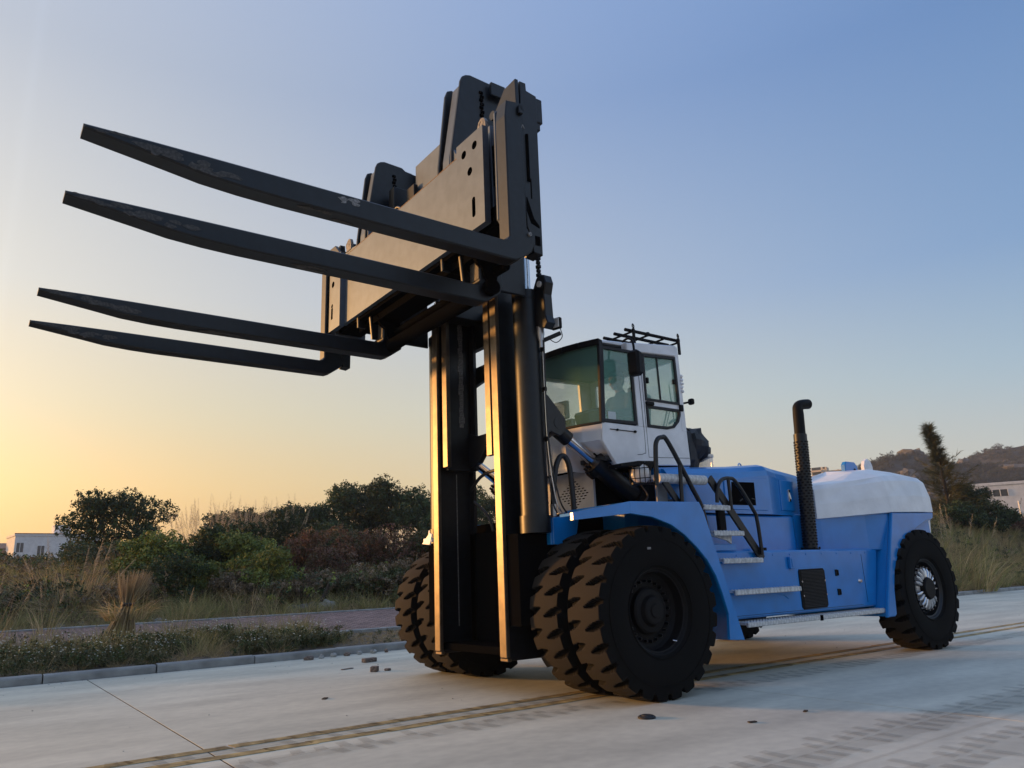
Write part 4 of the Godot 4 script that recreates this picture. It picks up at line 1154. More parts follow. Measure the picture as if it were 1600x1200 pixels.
func make_cab(t: Node3D) -> void:
	var root := Geo.new()
	root.prism(P2([0.34, 2.335, 0.62, 2.372, 1.56, 2.42, 1.565, 2.5, 1.55, 2.84, 0.135, 2.84, 0.13, 2.62]), "z", 1.15, 1.20, 0.008)
	var cab := part(root, "cab", M.white, t)
	var w := Geo.new()
	w.prism(P2([0.715, 2.836, 0.865, 2.836, 0.865, 3.79, 0.70, 3.77]), "z", 1.152, 1.198, 0.006); part(w, "pillar", M.white, cab)
	w = Geo.new()
	w.prism(P2([1.465, 2.836, 1.552, 2.836, 1.528, 3.86, 1.46, 3.80]), "z", 1.152, 1.198, 0.006); part(w, "pillar", M.white, cab)
	w = Geo.new()
	w.prism(P2([0.62, 3.745, 1.53, 3.80, 1.525, 3.925, 1.48, 3.945, 0.9, 3.885, 0.62, 3.85]), "z", 1.10, 1.20, 0.012); part(w, "roof_rail", M.white, cab)
	w = Geo.new()
	w.prism(P2([0.86, 3.105, 1.47, 3.105, 1.47, 3.17, 0.86, 3.17]), "z", 1.153, 1.197, 0.004); part(w, "door_rail", M.white, cab)
	# far side
	w = Geo.new()
	w.prism(P2([0.34, 2.335, 1.56, 2.42, 1.55, 2.95, 0.13, 2.84, 0.13, 2.62]), "z", -0.5, -0.45); w.prism(P2([1.33, 2.9, 1.552, 2.9, 1.528, 3.86, 1.30, 3.82]), "z", -0.5, -0.45); w.prism(P2([0.12, 3.76, 1.53, 3.80, 1.525, 3.93, 0.12, 3.82]), "z", -0.5, -0.44)
	part(w, "far_wall", M.white, cab)
	w = Geo.new()
	w.prism(P2([0.13, 2.84, 1.35, 2.94, 1.32, 3.80, 0.17, 3.77]), "z", -0.478, -0.472, 0.001); part(w, "window", M.glass, cab)
	# rear wall
	w = Geo.new()
	w.prism(P2([-0.46, 2.42, 1.16, 2.42, 1.16, 2.92, -0.46, 2.92]), "x", 1.50, 1.55); w.prism(P2([-0.46, 2.92, -0.36, 2.92, -0.36, 3.76, -0.46, 3.76]), "x", 1.50, 1.545); w.prism(P2([1.08, 2.92, 1.16, 2.92, 1.16, 3.76, 1.08, 3.76]), "x", 1.50, 1.545); w.prism(P2([-0.46, 3.76, 1.16, 3.76, 1.16, 3.9, -0.46, 3.9]), "x", 1.49, 1.54)
	part(w, "rear_wall", M.white, cab)
	w = Geo.new()
	w.prism(P2([-0.36, 2.92, 1.08, 2.92, 1.08, 3.76, -0.36, 3.76]), "x", 1.518, 1.524, 0.001); part(w, "window", M.glass, cab)
	w = Geo.new(); w.tube([V(1.56, 2.90, 0.78), V(1.56, 3.28, 0.95)], 0.009, 6); w.tube([V(1.56, 2.90, 0.83), V(1.56, 3.28, 1.0)], 0.006, 6); w.tube([V(1.57, 2.9, 1.0), V(1.57, 3.5, 0.96)], 0.008, 6); part(w, "rear_wiper", M.black_matt, cab)
	# floor and ceiling, dark inside
	w = Geo.new()
	w.span(V(0.2, 2.42, -0.45), V(1.5, 2.47, 1.15)); w.span(V(0.15, 2.86, -0.44), V(0.16, 2.87, -0.43)); part(w, "floor", M.interior, cab)
	w = Geo.new()
	w.prism(P2([0.12, 3.80, 1.50, 3.83, 1.49, 3.85, 0.12, 3.82]), "z", -0.44, 1.10); part(w, "headliner", M.interior, cab)
	w = Geo.new()
	w.prism(P2([0.10, 3.825, 1.52, 3.86, 1.515, 3.94, 1.45, 3.965, 0.9, 3.91, 0.2, 3.86]), "z", -0.46, 1.10, 0.015); part(w, "roof", M.white, cab)
	# bowed front: white below, glass above
	var zs := [1.2, 0.95, 0.72, 0.5, 0.3, 0.05, -0.2, -0.35, -0.5]
	var xs := [0.14, 0.045, -0.01, -0.03, -0.035, -0.025, 0.01, 0.06, 0.14]
	var f := Geo.new(); var gl := Geo.new(); var sl := Geo.new(); var vis := Geo.new()
	for i in zs.size() - 1:
		var a := V(xs[i], 0, zs[i]); var b := V(xs[i + 1], 0, zs[i + 1])
		var k := V(0.035, 0, 0)
		var ctr := (a + b) * 0.5 + V(0.02, 2.6, 0)
		var lowy := 2.64 if zs[i] > 0.73 else 2.33
		f.out(ctr, [a + V(0, 2.83, 0), b + V(0, 2.83, 0), b + V(0, lowy, 0), a + V(0, lowy, 0)])
		f.out(ctr, [a + k + V(0, 2.83, 0), b + k + V(0, 2.83, 0), b + k + V(0, lowy, 0), a + k + V(0, lowy, 0)])
		if lowy > 2.5:
			var ia := V(0.26 if i == 0 else 0.42, 2.34, 0) ; var ib := V(0.42 if i == 0 else 0.54, 2.34, 0)
			f.out(ctr + V(0.3, 0.2, 0), [a + V(0, lowy, 0), b + V(0, lowy, 0), b + ib, a + ia])
			if i == 1: f.out(ctr + V(0.1, 0, -0.4), [b + V(0, 2.64, 0), b + V(0, 2.33, 0), b + V(0.54, 2.335, 0)])
		f.out(ctr, [a + V(0, lowy, 0), b + V(0, lowy, 0), b + k + V(0, lowy, 0), a + k + V(0, lowy, 0)])
		f.out(ctr + V(0, -5, 0), [a + V(0, 2.83, 0), b + V(0, 2.83, 0), b + k + V(0, 2.83, 0), a + k + V(0, 2.83, 0)])
		var rk := V(0.04, 0, 0)
		gl.sheet([a + V(0.004, 2.84, 0), b + V(0.004, 2.84, 0), b + rk + V(0.004, 3.76, 0), a + rk + V(0.004, 3.76, 0)])
		sl.tube([a + V(-0.002, 2.835, 0), b + V(-0.002, 2.835, 0)], 0.016, 6, false)
		vis.beam(a + rk + V(0.02, 3.79, 0), b + rk + V(0.02, 3.79, 0), 0.10, 0.075)
	part(f, "front_panel", M.white, cab)
	var wsn := part(gl, "windscreen", M.glass, cab)
	part(sl, "seal", M.seal, wsn)
	part(vis, "visor", M.black_matt, cab)
	w = Geo.new()
	w.beam(V(0.145, 2.83, 1.19), V(0.19, 3.79, 1.19), 0.045, 0.045); part(w, "corner_post", M.seal, cab)
	# windows of the near side, each with its seal
	var q := P2([0.155, 2.845, 0.70, 2.855, 0.685, 3.76, 0.20, 3.75])
	var ws := part(pane(q, 1.185), "side_window", M.glass, cab); part(bar_frame(q, 1.205, 0.035, 0.03), "seal", M.seal, ws)
	w = Geo.new(); w.prism(P2([0.19, 3.60, 0.69, 3.61, 0.686, 3.62, 0.19, 3.61]), "z", 1.10, 1.12); w.prism(P2([0.4, 3.60, 0.41, 3.60, 0.41, 3.72, 0.4, 3.72]), "z", 1.10, 1.12); part(w, "sun_blind_rail", M.seal, cab)
	q = P2([0.862, 3.165, 1.462, 3.165, 1.468, 3.25, 1.458, 3.785, 0.868, 3.745])
	ws = part(pane(q, 1.185), "door_window", M.glass, cab); part(bar_frame(q, 1.207, 0.032, 0.03), "seal", M.seal, ws)
	w = Geo.new(); w.prism(P2([1.13, 3.17, 1.15, 3.17, 1.14, 3.77, 1.12, 3.77]), "z", 1.175, 1.20); part(w, "sliding_bar", M.seal, ws)
	w = Geo.new(); w.box(V(0.93, 3.42, 1.195), V(0.035, 0.07, 0.03)); w.box(V(1.40, 3.46, 1.195), V(0.04, 0.06, 0.03)); part(w, "catch", M.black_matt, ws)
	q = P2([0.868, 3.11, 0.872, 2.842, 1.2, 2.842, 1.33, 2.87, 1.42, 2.95, 1.46, 3.04, 1.465, 3.11])
	ws = part(pane(q, 1.185), "door_window", M.glass, cab); part(bar_frame(q, 1.207, 0.032, 0.03), "seal", M.seal, ws)
	w = Geo.new(); w.prism(P2([1.465, 2.838, 1.2, 2.838, 1.33, 2.868, 1.42, 2.948, 1.46, 3.04, 1.466, 3.04]), "z", 1.154, 1.196, 0.002); part(w, "door_corner", M.white, cab)
	# door seams, handle, hinge, wiper, lamp
	w = Geo.new()
	w.tube(curve([V(0.775, 3.75, 1.2), V(0.79, 3.2, 1.2), V(0.80, 2.6, 1.2), V(0.77, 2.52, 1.2), V(0.66, 2.5, 1.2)]), 0.0045, 5); w.tube([V(0.83, 3.72, 1.2), V(0.845, 2.48, 1.2)], 0.004, 5); w.tube([V(0.845, 2.48, 1.2), V(1.55, 2.51, 1.2)], 0.004, 5); part(w, "door_seam", M.grey_plastic, cab)
	w = Geo.new(); w.box(V(0.92, 3.13, 1.215), V(0.13, 0.045, 0.035), 0.012); part(w, "door_handle", M.black_matt, cab)
	w = Geo.new(); w.box(V(1.475, 3.13, 1.21), V(0.06, 0.08, 0.03), 0.008); part(w, "hinge", M.black_matt, cab)
	w = Geo.new(); w.tube([V(0.25, 2.765, 1.206), V(0.64, 2.765, 1.206)], 0.005, 5); w.ball(V(0.36, 2.765, 1.21), V(0.02, 0.014, 0.014), 8); w.ball(V(0.64, 2.765, 1.21), V(0.025, 0.016, 0.016), 8); part(w, "grab_wire", M.black_matt, cab)
	w = Geo.new(); w.beam(V(1.54, 3.20, 1.17), V(1.70, 3.24, 1.17), 0.02, 0.025); w.box(V(1.72, 3.245, 1.17), V(0.06, 0.075, 0.075), 0.015); part(w, "rear_lamp", M.black_matt, cab)
	w = Geo.new()
	for k in 5: w.ball(V(1.545 - k * 0.002, 3.55 - k * 0.05, 1.19), V(0.03, 0.022, 0.03), 8, 0.3, k)
	part(w, "torn_film", M.film, cab)
	w = Geo.new(); w.span(V(0.25, 2.885, 1.187), V(0.37, 2.975, 1.190), 0.001); part(w, "sticker", M.sticker, cab)
	# mirror
	w = Geo.new(); w.box(V(0.535, 3.53, 1.40), V(0.13, 0.30, 0.15), 0.045, Basis(Vector3.UP, 0.3)); var mi := part(w, "mirror", M.black_matt, cab)
	w = Geo.new(); w.tube(curve([V(0.58, 3.86, 1.18), V(0.55, 3.86, 1.30), V(0.54, 3.80, 1.38), V(0.535, 3.66, 1.40)]), 0.014, 8); part(w, "arm", M.black_matt, mi)
	# rack over the roof: long bars, cross bars, feet, rings
	w = Geo.new()
	for k in 4: w.tube([V(0.80 + k * 0.285, 4.035, -0.45), V(0.80 + k * 0.285, 4.035, 1.12)], 0.014, 8)
	var rack := part(w, "roof_rack", M.black_matt, cab)
	for k in 9:
		w = Geo.new(); w.tube([V(0.72, 4.06, 1.10 - k * 0.19), V(1.68, 4.06, 1.10 - k * 0.19)], 0.022, 8); part(w, "bar", M.black_matt, rack)
	for p in [[0.80, 1.1], [1.60, 1.1], [0.80, -0.4], [1.60, -0.4]]:
		w = Geo.new(); w.beam(V(p[0], 3.86 if p[0] < 1 else 3.85, p[1] + 0.06), V(p[0], 4.07, p[1] + 0.06), 0.025, 0.04); w.lathe([Vector2(0.022, -0.008), Vector2(0.035, 0.0), Vector2(0.022, 0.008), Vector2(0.022, -0.008)], V(p[0], 4.10, p[1] + 0.06), V(0.3, 0, 1), 14); part(w, "foot", M.black_matt, rack)
	w = Geo.new(); w.ball(V(1.15, 4.08, 1.06), V(0.035, 0.03, 0.035), 10); part(w, "beacon", M.black_matt, rack)
	# console, monitor, wheel, seat
	w = Geo.new(); w.box(V(0.36, 2.95, 0.78), V(0.28, 0.26, 0.3), 0.03, Basis(V(0, 0, 1), 0.25)); part(w, "console", M.grey_plastic, cab)
	w = Geo.new(); w.box(V(0.25, 2.75, 0.3), V(0.2, 0.2, 1.3), 0.03); part(w, "dashboard", M.interior, cab)
	w = Geo.new(); w.box(V(0.21, 3.13, 0.42), V(0.05, 0.22, 0.22), 0.012, Basis(Vector3.UP, 0.2)); var mo := part(w, "monitor", M.pale_plastic, cab)
	w = Geo.new(); w.box(V(0.185, 3.13, 0.425), V(0.01, 0.13, 0.14), 0.003, Basis(Vector3.UP, 0.2)); part(w, "screen", M.screen, mo)
	w = Geo.new(); w.tube([V(0.25, 2.8, 0.42), V(0.22, 3.05, 0.42)], 0.018, 8); part(w, "stalk", M.grey_plastic, mo)
	w = Geo.new(); w.box(V(0.16, 2.93, 0.62), V(0.07, 0.10, 0.13), 0.012, Basis(Vector3.UP, 0.2)); mo = part(w, "display", M.pale_plastic, cab)
	w = Geo.new(); w.box(V(0.122, 2.94, 0.628), V(0.006, 0.045, 0.07), 0.002, Basis(Vector3.UP, 0.2)); part(w, "screen", M.screen, mo)
	w = Geo.new()
	var rim := []
	for k in 25: rim.append(V(0.56, 3.03, 0.55) + Basis(V(0, 0, 1), 0.7) * V(cos(TAU * k / 24) * 0.19, 0, sin(TAU * k / 24) * 0.19))
	w.tube(rim, 0.014, 8, false); w.tube([V(0.56, 3.03, 0.55), V(0.42, 2.84, 0.55)], 0.03, 10)
	for k in 3: w.tube([V(0.56, 3.03, 0.55), rim[k * 8 + 2]], 0.012, 6)
	part(w, "steering_wheel", M.black_matt, cab)
	w = Geo.new(); w.box(V(1.1, 2.80, 0.55), V(0.5, 0.14, 0.5), 0.04); w.box(V(1.34, 3.1, 0.55), V(0.13, 0.6, 0.48), 0.05, Basis(V(0, 0, 1), -0.12)); w.box(V(1.39, 3.46, 0.55), V(0.09, 0.18, 0.26), 0.04); w.span(V(0.9, 2.45, 0.4), V(1.3, 2.75, 0.7)); part(w, "seat", M.interior, cab)
	w = Geo.new(); w.box(V(0.95, 2.98, 0.86), V(0.4, 0.09, 0.1), 0.03); w.box(V(0.95, 2.98, 0.24), V(0.4, 0.09, 0.1), 0.03); part(w, "armrest", M.interior, cab)
	# sheet with slots below the windscreen
	var gp := CSGBox3D.new()
	gp.name = "grille_panel"; gp.size = V(0.03, 0.50, 1.07); gp.position = V(0.31, 2.115, 0.275); gp.material = M.sheet_metal
	t.add_child(gp)
	var rows := [1, 2, 3, 4, 6, 7, 8, 7, 6, 4, 3, 2]
	for r in rows.size():
		for k in rows[r]:
			var s := CSGBox3D.new()
			s.name = "slot"; s.operation = CSGShape3D.OPERATION_SUBTRACTION; s.size = V(0.1, 0.012, 0.042); s.material = M.black_and_shade
			s.position = V(0, 0.17 - r * 0.030, 0.185 + (k - (rows[r] - 1) * 0.5) * 0.068)
			gp.add_child(s, true)
	w = Geo.new(); w.span(V(0.335, 1.85, -0.3), V(0.75, 2.32, 0.80)); w.span(V(0.335, 2.3, 0.0), V(0.75, 2.4, 0.7)); part(w, "cab_base", M.black_and_shade, t)
	w = Geo.new(); w.prism(P2([1.15, 1.83, 0.95, 2.36, 1.5, 2.40, 1.5, 1.83]), "z", 1.19, 1.23); part(w, "cab_base_side", M.blue, t)
	w = Geo.new(); w.span(V(-0.2, 1.80, 0.0), V(0.32, 1.86, 0.8)); part(w, "deck_plate", M.sheet_metal, t)

func flesh(bones: Array, cell: float, k: float) -> Geo:           # tapered capsules joined by a smooth minimum, meshed by surface nets
	var lo := Vector3.ONE * 1e9; var hi := -lo
	for b in bones:
		var r: float = maxf(b[2], b[3]) + k + cell * 2
		lo = lo.min(b[0] - Vector3.ONE * r).min(b[1] - Vector3.ONE * r); hi = hi.max(b[0] + Vector3.ONE * r).max(b[1] + Vector3.ONE * r)
	var nx := int((hi.x - lo.x) / cell) + 1; var ny := int((hi.y - lo.y) / cell) + 1; var nz := int((hi.z - lo.z) / cell) + 1
	var d := PackedFloat32Array(); d.resize(nx * ny * nz); d.fill(1.0)
	for b in bones:
		var a: Vector3 = b[0]; var e: Vector3 = b[1]
		var r: float = maxf(b[2], b[3]) + k * 2 + cell
		var i0 := ((a.min(e) - Vector3.ONE * r - lo) / cell).floor().clamp(Vector3.ZERO, V(nx - 1, ny - 1, nz - 1)); var i1 := ((a.max(e) + Vector3.ONE * r - lo) / cell).ceil().clamp(Vector3.ZERO, V(nx - 1, ny - 1, nz - 1))
		var ab := e - a; var ll := maxf(ab.length_squared(), 1e-9)
		for z in range(int(i0.z), int(i1.z) + 1):
			for y in range(int(i0.y), int(i1.y) + 1):
				for x in range(int(i0.x), int(i1.x) + 1):
					var p := lo + V(x, y, z) * cell
					var t := clampf((p - a).dot(ab) / ll, 0, 1)
					var s := (p - a - ab * t).length() - lerpf(b[2], b[3], t)
					var ix := (z * ny + y) * nx + x
					var o := d[ix]
					var h := maxf(k - absf(o - s), 0.0) / k
					d[ix] = minf(o, s) - h * h * k * 0.25
	var g := Geo.new()
	var vert := {}
	var st := [1, nx, nx * ny]
	for z in nz - 1:
		for y in ny - 1:
			for x in nx - 1:
				var ix := (z * ny + y) * nx + x
				var neg := 0
				for c in 8:
					if d[ix + (c & 1) + ((c >> 1) & 1) * nx + (c >> 2) * nx * ny] < 0.0: neg += 1
				if neg == 0 or neg == 8: continue
				var sum := Vector3.ZERO; var m := 0
				for ax in 3:
					for c in 4:
						var q := Vector3i(); q[(ax + 1) % 3] = c & 1; q[(ax + 2) % 3] = c >> 1
						var i2: int = ix + q.x + q.y * nx + q.z * nx * ny
						var da := d[i2]; var db := d[i2 + st[ax]]
						if (da < 0.0) != (db < 0.0):
							var p := Vector3(q); p[ax] += da / (da - db)
							sum += p; m += 1
				var nn := V(d[ix + 1] - d[ix], d[ix + nx] - d[ix], d[ix + nx * ny] - d[ix]).normalized()
				vert[ix] = [lo + (V(x, y, z) + sum / m) * cell, nn]
	for ix in vert:
		var x: int = ix % nx; var y: int = (ix / nx) % ny; var z: int = ix / (nx * ny)
		for ax in 3:
			var u := (ax + 1) % 3; var w := (ax + 2) % 3
			if [x, y, z][u] == 0 or [x, y, z][w] == 0: continue
			if (d[ix] < 0.0) == (d[ix + st[ax]] < 0.0): continue
			var a = vert.get(ix); var b = vert.get(ix - st[u]); var c = vert.get(ix - st[u] - st[w]); var e = vert.get(ix - st[w])
			if a == null or b == null or c == null or e == null: continue
			g.trin(a[0], b[0], c[0], a[1], b[1], c[1]); g.trin(a[0], c[0], e[0], a[1], c[1], e[1])
	return g

func make_driver() -> void:
	# sits on the seat in the cab, facing forward (-x), hands on the wheel
	var o := V(1.06, 2.87, 0.55)
	var t := thing("person", "driver in dark jacket sitting behind the tinted side window of the white cab", "person", o)
	var B := []
	var hip := V(0.02, 0.08, 0); var ch := V(0.08, 0.36, 0); var nk := V(0.04, 0.56, 0)
	B.append([hip - V(0, 0, 0.09), hip + V(0, 0, 0.09), 0.12, 0.12]); B.append([hip, ch, 0.14, 0.15]); B.append([ch - V(0, 0, 0.08), ch + V(0, 0, 0.08), 0.13, 0.13]); B.append([V(0.06, 0.46, -0.15), V(0.06, 0.46, 0.15), 0.075, 0.075]); B.append([ch, nk, 0.1, 0.06])
	for s in [-1.0, 1.0]:
		var sh := V(0.06, 0.46, 0.19 * s); var el := V(-0.12, 0.22, 0.27 * s); var wr := V(-0.36, 0.22, 0.19 * s)
		B.append([sh, el, 0.068, 0.052]); B.append([el, wr, 0.052, 0.034])
		var kn := V(-0.42, 0.10, 0.14 * s); var an := V(-0.50, -0.34, 0.13 * s)
		B.append([hip + V(0, -0.02, 0.09 * s), kn, 0.095, 0.066]); B.append([kn, an, 0.062, 0.042]); B.append([an, an + V(-0.16, -0.05, 0), 0.045, 0.035])
	part(flesh(B, 0.017, 0.05), "body", M.jacket, t)
	var h := V(-0.02, 0.70, 0.0)
	var H := [[nk, h + V(0.02, -0.06, 0), 0.055, 0.055], [h + V(0.025, 0.03, 0), h + V(-0.015, 0.03, 0), 0.082, 0.08], [h + V(-0.03, -0.05, 0), h + V(-0.045, -0.085, 0), 0.05, 0.032], [h + V(-0.06, -0.04, 0), h + V(-0.03, 0.0, 0), 0.04, 0.06],
		[h + V(-0.088, 0.015, 0), h + V(-0.112, -0.022, 0), 0.009, 0.014], [h + V(-0.085, 0.028, -0.03), h + V(-0.085, 0.028, 0.03), 0.012, 0.012], [h + V(-0.095, -0.058, -0.015), h + V(-0.095, -0.058, 0.015), 0.008, 0.008],
		[h + V(0.01, 0.02, 0.08), h + V(0.005, -0.02, 0.082), 0.016, 0.011], [h + V(0.01, 0.02, -0.08), h + V(0.005, -0.02, -0.082), 0.016, 0.011]]
	part(flesh(H, 0.008, 0.02), "head", M.skin, t)
	var e := Geo.new()
	for s in [-1, 1]: e.ball(h + V(-0.085, 0.012, 0.03 * s), V(0.011, 0.008, 0.013), 8)
	part(e, "eyes", M.seal, t)
	part(flesh([[h + V(0.035, 0.06, 0), h + V(-0.02, 0.065, 0), 0.085, 0.078], [h + V(0.06, 0.0, 0), h + V(0.05, -0.04, 0), 0.065, 0.05]], 0.009, 0.02), "hair", M.cap_cloth, t)
	for s in [-1.0, 1.0]:
		var w := V(-0.37, 0.222, 0.185 * s)
		var K := [[w, w + V(-0.07, 0.03, -0.005 * s), 0.03, 0.036], [w + V(-0.05, 0.02, 0.01), w + V(-0.08, 0.04, 0.01), 0.026, 0.024], [w + V(-0.05, 0.02, -0.02), w + V(-0.08, 0.04, -0.02), 0.026, 0.024]]
		for k in 4:
			var q := w + V(-0.085, 0.045 - absf(k - 1.5) * 0.003, (k - 1.5) * 0.0215)
			var l: float = [0.034, 0.04, 0.038, 0.028][k]
			K.append([q, q + V(-l, 0.004, 0), 0.0098, 0.009]); K.append([q + V(-l, 0.004, 0), q + V(-l - 0.006, -0.026, 0), 0.009, 0.0085]); K.append([q + V(-l - 0.006, -0.026, 0), q + V(-l + 0.014, -0.04, 0), 0.0085, 0.007])
		K.append([w + V(-0.03, 0.0, -0.03 * s), w + V(-0.075, -0.01, -0.045 * s), 0.014, 0.011]); K.append([w + V(-0.075, -0.01, -0.045 * s), w + V(-0.105, -0.012, -0.03 * s), 0.011, 0.008])
		part(flesh(K, 0.0055, 0.006), "hand", M.skin, t)

func make_truck() -> void:
	var t := thing("forklift_truck", "huge blue forklift with white cab, tall black mast and four raised forks", "forklift")
	make_chassis(t); make_hood(t); make_counterweight(t); make_mast(t); make_carriage(t); make_forks(t); make_tilt(t); make_steps(t); make_cab(t)
	var tm := tyre_geo().mesh(M.rubber)
	for s in [1.0, -1.0]:
		make_wheel(false, tm, t, V(0, 0.815, s * 1.776), s < 0, 0.3)
		make_wheel(false, tm, t, V(0, 0.815, s * 1.177), s < 0, 0.41)
		make_wheel(true, tm, t, V(5.58, 0.815, s * 1.63), s < 0, 0.9)
	make_driver()

# ---------------------------------------------------------------- ground, road
var LN := FastNoiseLite.new()
func land(x: float, z: float) -> float:
	if z > -5.72 and z < 8.1: return -0.09
	if z >= 8.1: return 0.06 + LN.get_noise_2d(x, z) * 0.1
	var d := -z - 5.72
	var h := 0.0
	if d < 2.5: h = lerpf(0.095, 0.18, d / 2.5)
	elif d < 5.8: h = lerpf(0.18, 0.46, (d - 2.5) / 3.3)
	else: h = 0.46 + 1.25 * smoothstep(5.8, 19.0, d)
	h += LN.get_noise_2d(x * 1.5, z * 1.5) * (0.05 * smoothstep(0.1, 1.0, d) * (1.0 - smoothstep(1.9, 2.4, d)) + 0.4 * smoothstep(6.0, 14.0, d))
	var s := smoothstep(11.5, 17.0, x)
	if s > 0.0:
		var h2 := 0.1 + 3.1 * smoothstep(0.5, 8.0, d) + LN.get_noise_2d(x * 2.0, z * 2.0) * 0.5 * smoothstep(0.3, 3.0, d)
		h = lerpf(h, h2, s)
	return h

func make_ground() -> void:
	LN.seed = 5; LN.frequency = 0.06; LN.fractal_octaves = 4
	var zs := [9.5, 8.7, 8.1, 8.08, -5.715, -5.725]
	var z := -6.0
	while z > -30.0: zs.append(z); z -= 0.35
	for q in [-31, -33, -36, -40, -45, -52, -60, -75, -95, -130, -180, -260, -380, -550, -800, -1400]: zs.append(float(q))
	for q in [11, 15, 25, 45, 90, 200, 500, 1200]: zs.insert(0, float(q))
	var xs := []
	for q in [-1400, -900, -500, -280, -160, -100, -70, -50, -40, -32]: xs.append(float(q))
	z = -26.0
	while z < 50.0: xs.append(z); z += 0.45
	for q in [52, 56, 62, 70, 82, 100, 130, 180, 280, 450, 700, 1400]: xs.append(float(q))
	var v := PackedVector3Array(); var idx := PackedInt32Array(); var nn := PackedVector3Array()
	for zz in zs:
		for x in xs:
			var y := land(x, zz)
			v.append(V(x, y, zz))
			var nrm := Vector3.UP
			if zz < -5.9: nrm = V(land(x - 0.3, zz) - land(x + 0.3, zz), 0.6, land(x, zz - 0.3) - land(x, minf(zz + 0.3, -5.73))).normalized()
			nn.append(nrm)
	var w := xs.size()
	for j in zs.size() - 1:
		for i in w - 1:
			var a := j * w + i
			idx.append_array([a, a + w, a + 1, a + 1, a + w, a + w + 1])
	var arr := []; arr.resize(Mesh.ARRAY_MAX)
	arr[Mesh.ARRAY_VERTEX] = v; arr[Mesh.ARRAY_INDEX] = idx; arr[Mesh.ARRAY_NORMAL] = nn
	var m := ArrayMesh.new()
	m.add_surface_from_arrays(Mesh.PRIMITIVE_TRIANGLES, arr); m.surface_set_material(0, M.soil)
	structure(inst(m, "ground", self))
	# the road: slabs laid in two rows over a dark bed
	concrete()
	var road := Node3D.new(); road.name = "road"; add_child(road); structure(road)
	var bed := Geo.new(); bed.span(V(-70, -0.08, -5.555), V(140, -0.002, 8.09), 0.0); part(bed, "road_bed", M.black_and_shade, road)
	var rows := [[-5.545, 1.075], [1.082, 8.05]]
	for r in rows:
		var g := Geo.new(); g.span(V(0.006, -0.06, r[0]), V(4.874, 0.0, r[1]), 0.001)
		var sm := g.mesh(M.concrete)
		for k in range(-14, 28): inst(sm, "concrete_slab", road, Transform3D(Basis(), V(-3.87 + 4.88 * k, 0, 0)))
	# kerb stones
	var kerb := Node3D.new(); kerb.name = "kerb"; add_child(kerb); structure(kerb)
	var kg := Geo.new()
	kg.prism(P2([-5.555, -0.08, -5.555, 0.085, -5.565, 0.108, -5.585, 0.118, -5.71, 0.122, -5.715, 0.11, -5.715, -0.08]), "x", 0.004, 1.446, 0.004)
	var km := kg.mesh(M.kerb)
	for k in range(-44, 84):
		inst(km, "kerb_stone", kerb, Transform3D(Basis(Vector3.UP, rng.randf_range(-0.004, 0.004)), V(-4.41 + 1.45 * k, rng.randf_range(-0.006, 0.006), rng.randf_range(-0.008, 0.004))))
	# worn yellow centre lines
	var ym := mat("yellow_paint", Color(0.64, 0.47, 0.2), 0.8, 0.0, "blotch", 0.8)
	var marks := Node3D.new(); marks.name = "road_marking"; add_child(marks); structure(marks)
	for zz in [0.83, 1.16]:
		var y := Geo.new()
		var x := -70.0
		while x < 130.0:
			var l := rng.randf_range(0.2, 0.6)
			var n0 := rng.randf_range(-0.012, 0.012)
			y.prism([Vector2(x, zz + n0), Vector2(x + l, zz + rng.randf_range(-0.012, 0.012)), Vector2(x + l + 0.03, zz + 0.13 + rng.randf_range(-0.015, 0.015)), Vector2(x + 0.02, zz + 0.13 + n0)], "y", 0.001, 0.0045, 0.0005)
			x += l + (-0.03 if rng.randf() < 0.85 else 0.03)
		part(y, "yellow_line", ym, marks)
	# tread prints left by earlier passes
	var tm := mat("tread_print", Color(0.1, 0.098, 0.095), 0.9)
	tm.albedo_color = Color(0.3, 0.295, 0.29, 0.16); tm.transparency = BaseMaterial3D.TRANSPARENCY_ALPHA
	var prints := Geo.new()
	for tr in [[-9.0, -0.6, 0.98, 0.44], [-9.0, -0.4, 1.55, 0.42], [0.7, 40.0, 1.75, 0.44], [-3.2, 40.0, 4.05, 0.5], [-3.6, 40.0, 4.75, 0.5], [-2.0, 30.0, 5.5, 0.46]]:
		var x: float = tr[0]
		var drift := rng.randf_range(-0.004, 0.012)
		while x < tr[1]:
			var zc: float = tr[2] + drift * (x - tr[0])
			for s in [-1.0, 1.0]:
				if rng.randf() < 0.2: continue
				var a := Vector2(x + (0.09 if s > 0 else 0.0) + rng.randf_range(-0.01, 0.01), zc + s * 0.02)
				var ww: float = tr[3] * 0.5 * rng.randf_range(0.55, 1.0)
				prints.tint = Color(1, 1, 1)
				var y0 := 0.0062 + rng.randf() * 0.0004
				prints.tri(put3(a, y0), put3(a + Vector2(0.10, 0.0), y0), put3(a + Vector2(0.03, s * ww), y0)) if s < 0 else prints.tri(put3(a, y0), put3(a + Vector2(0.03, s * ww), y0), put3(a + Vector2(0.10, 0.0), y0))
				prints.tri(put3(a + Vector2(0.10, 0.0), y0), put3(a + Vector2(0.11, s * ww), y0), put3(a + Vector2(0.03, s * ww), y0)) if s < 0 else prints.tri(put3(a + Vector2(0.10, 0.0), y0), put3(a + Vector2(0.03, s * ww), y0), put3(a + Vector2(0.11, s * ww), y0))
			x += 0.185
	var smear := Geo.new()
	var sm2 := mat("tread_smear", Color(0.1, 0.098, 0.095), 0.9)
	sm2.albedo_color = Color(0.3, 0.295, 0.29, 0.10); sm2.transparency = BaseMaterial3D.TRANSPARENCY_ALPHA
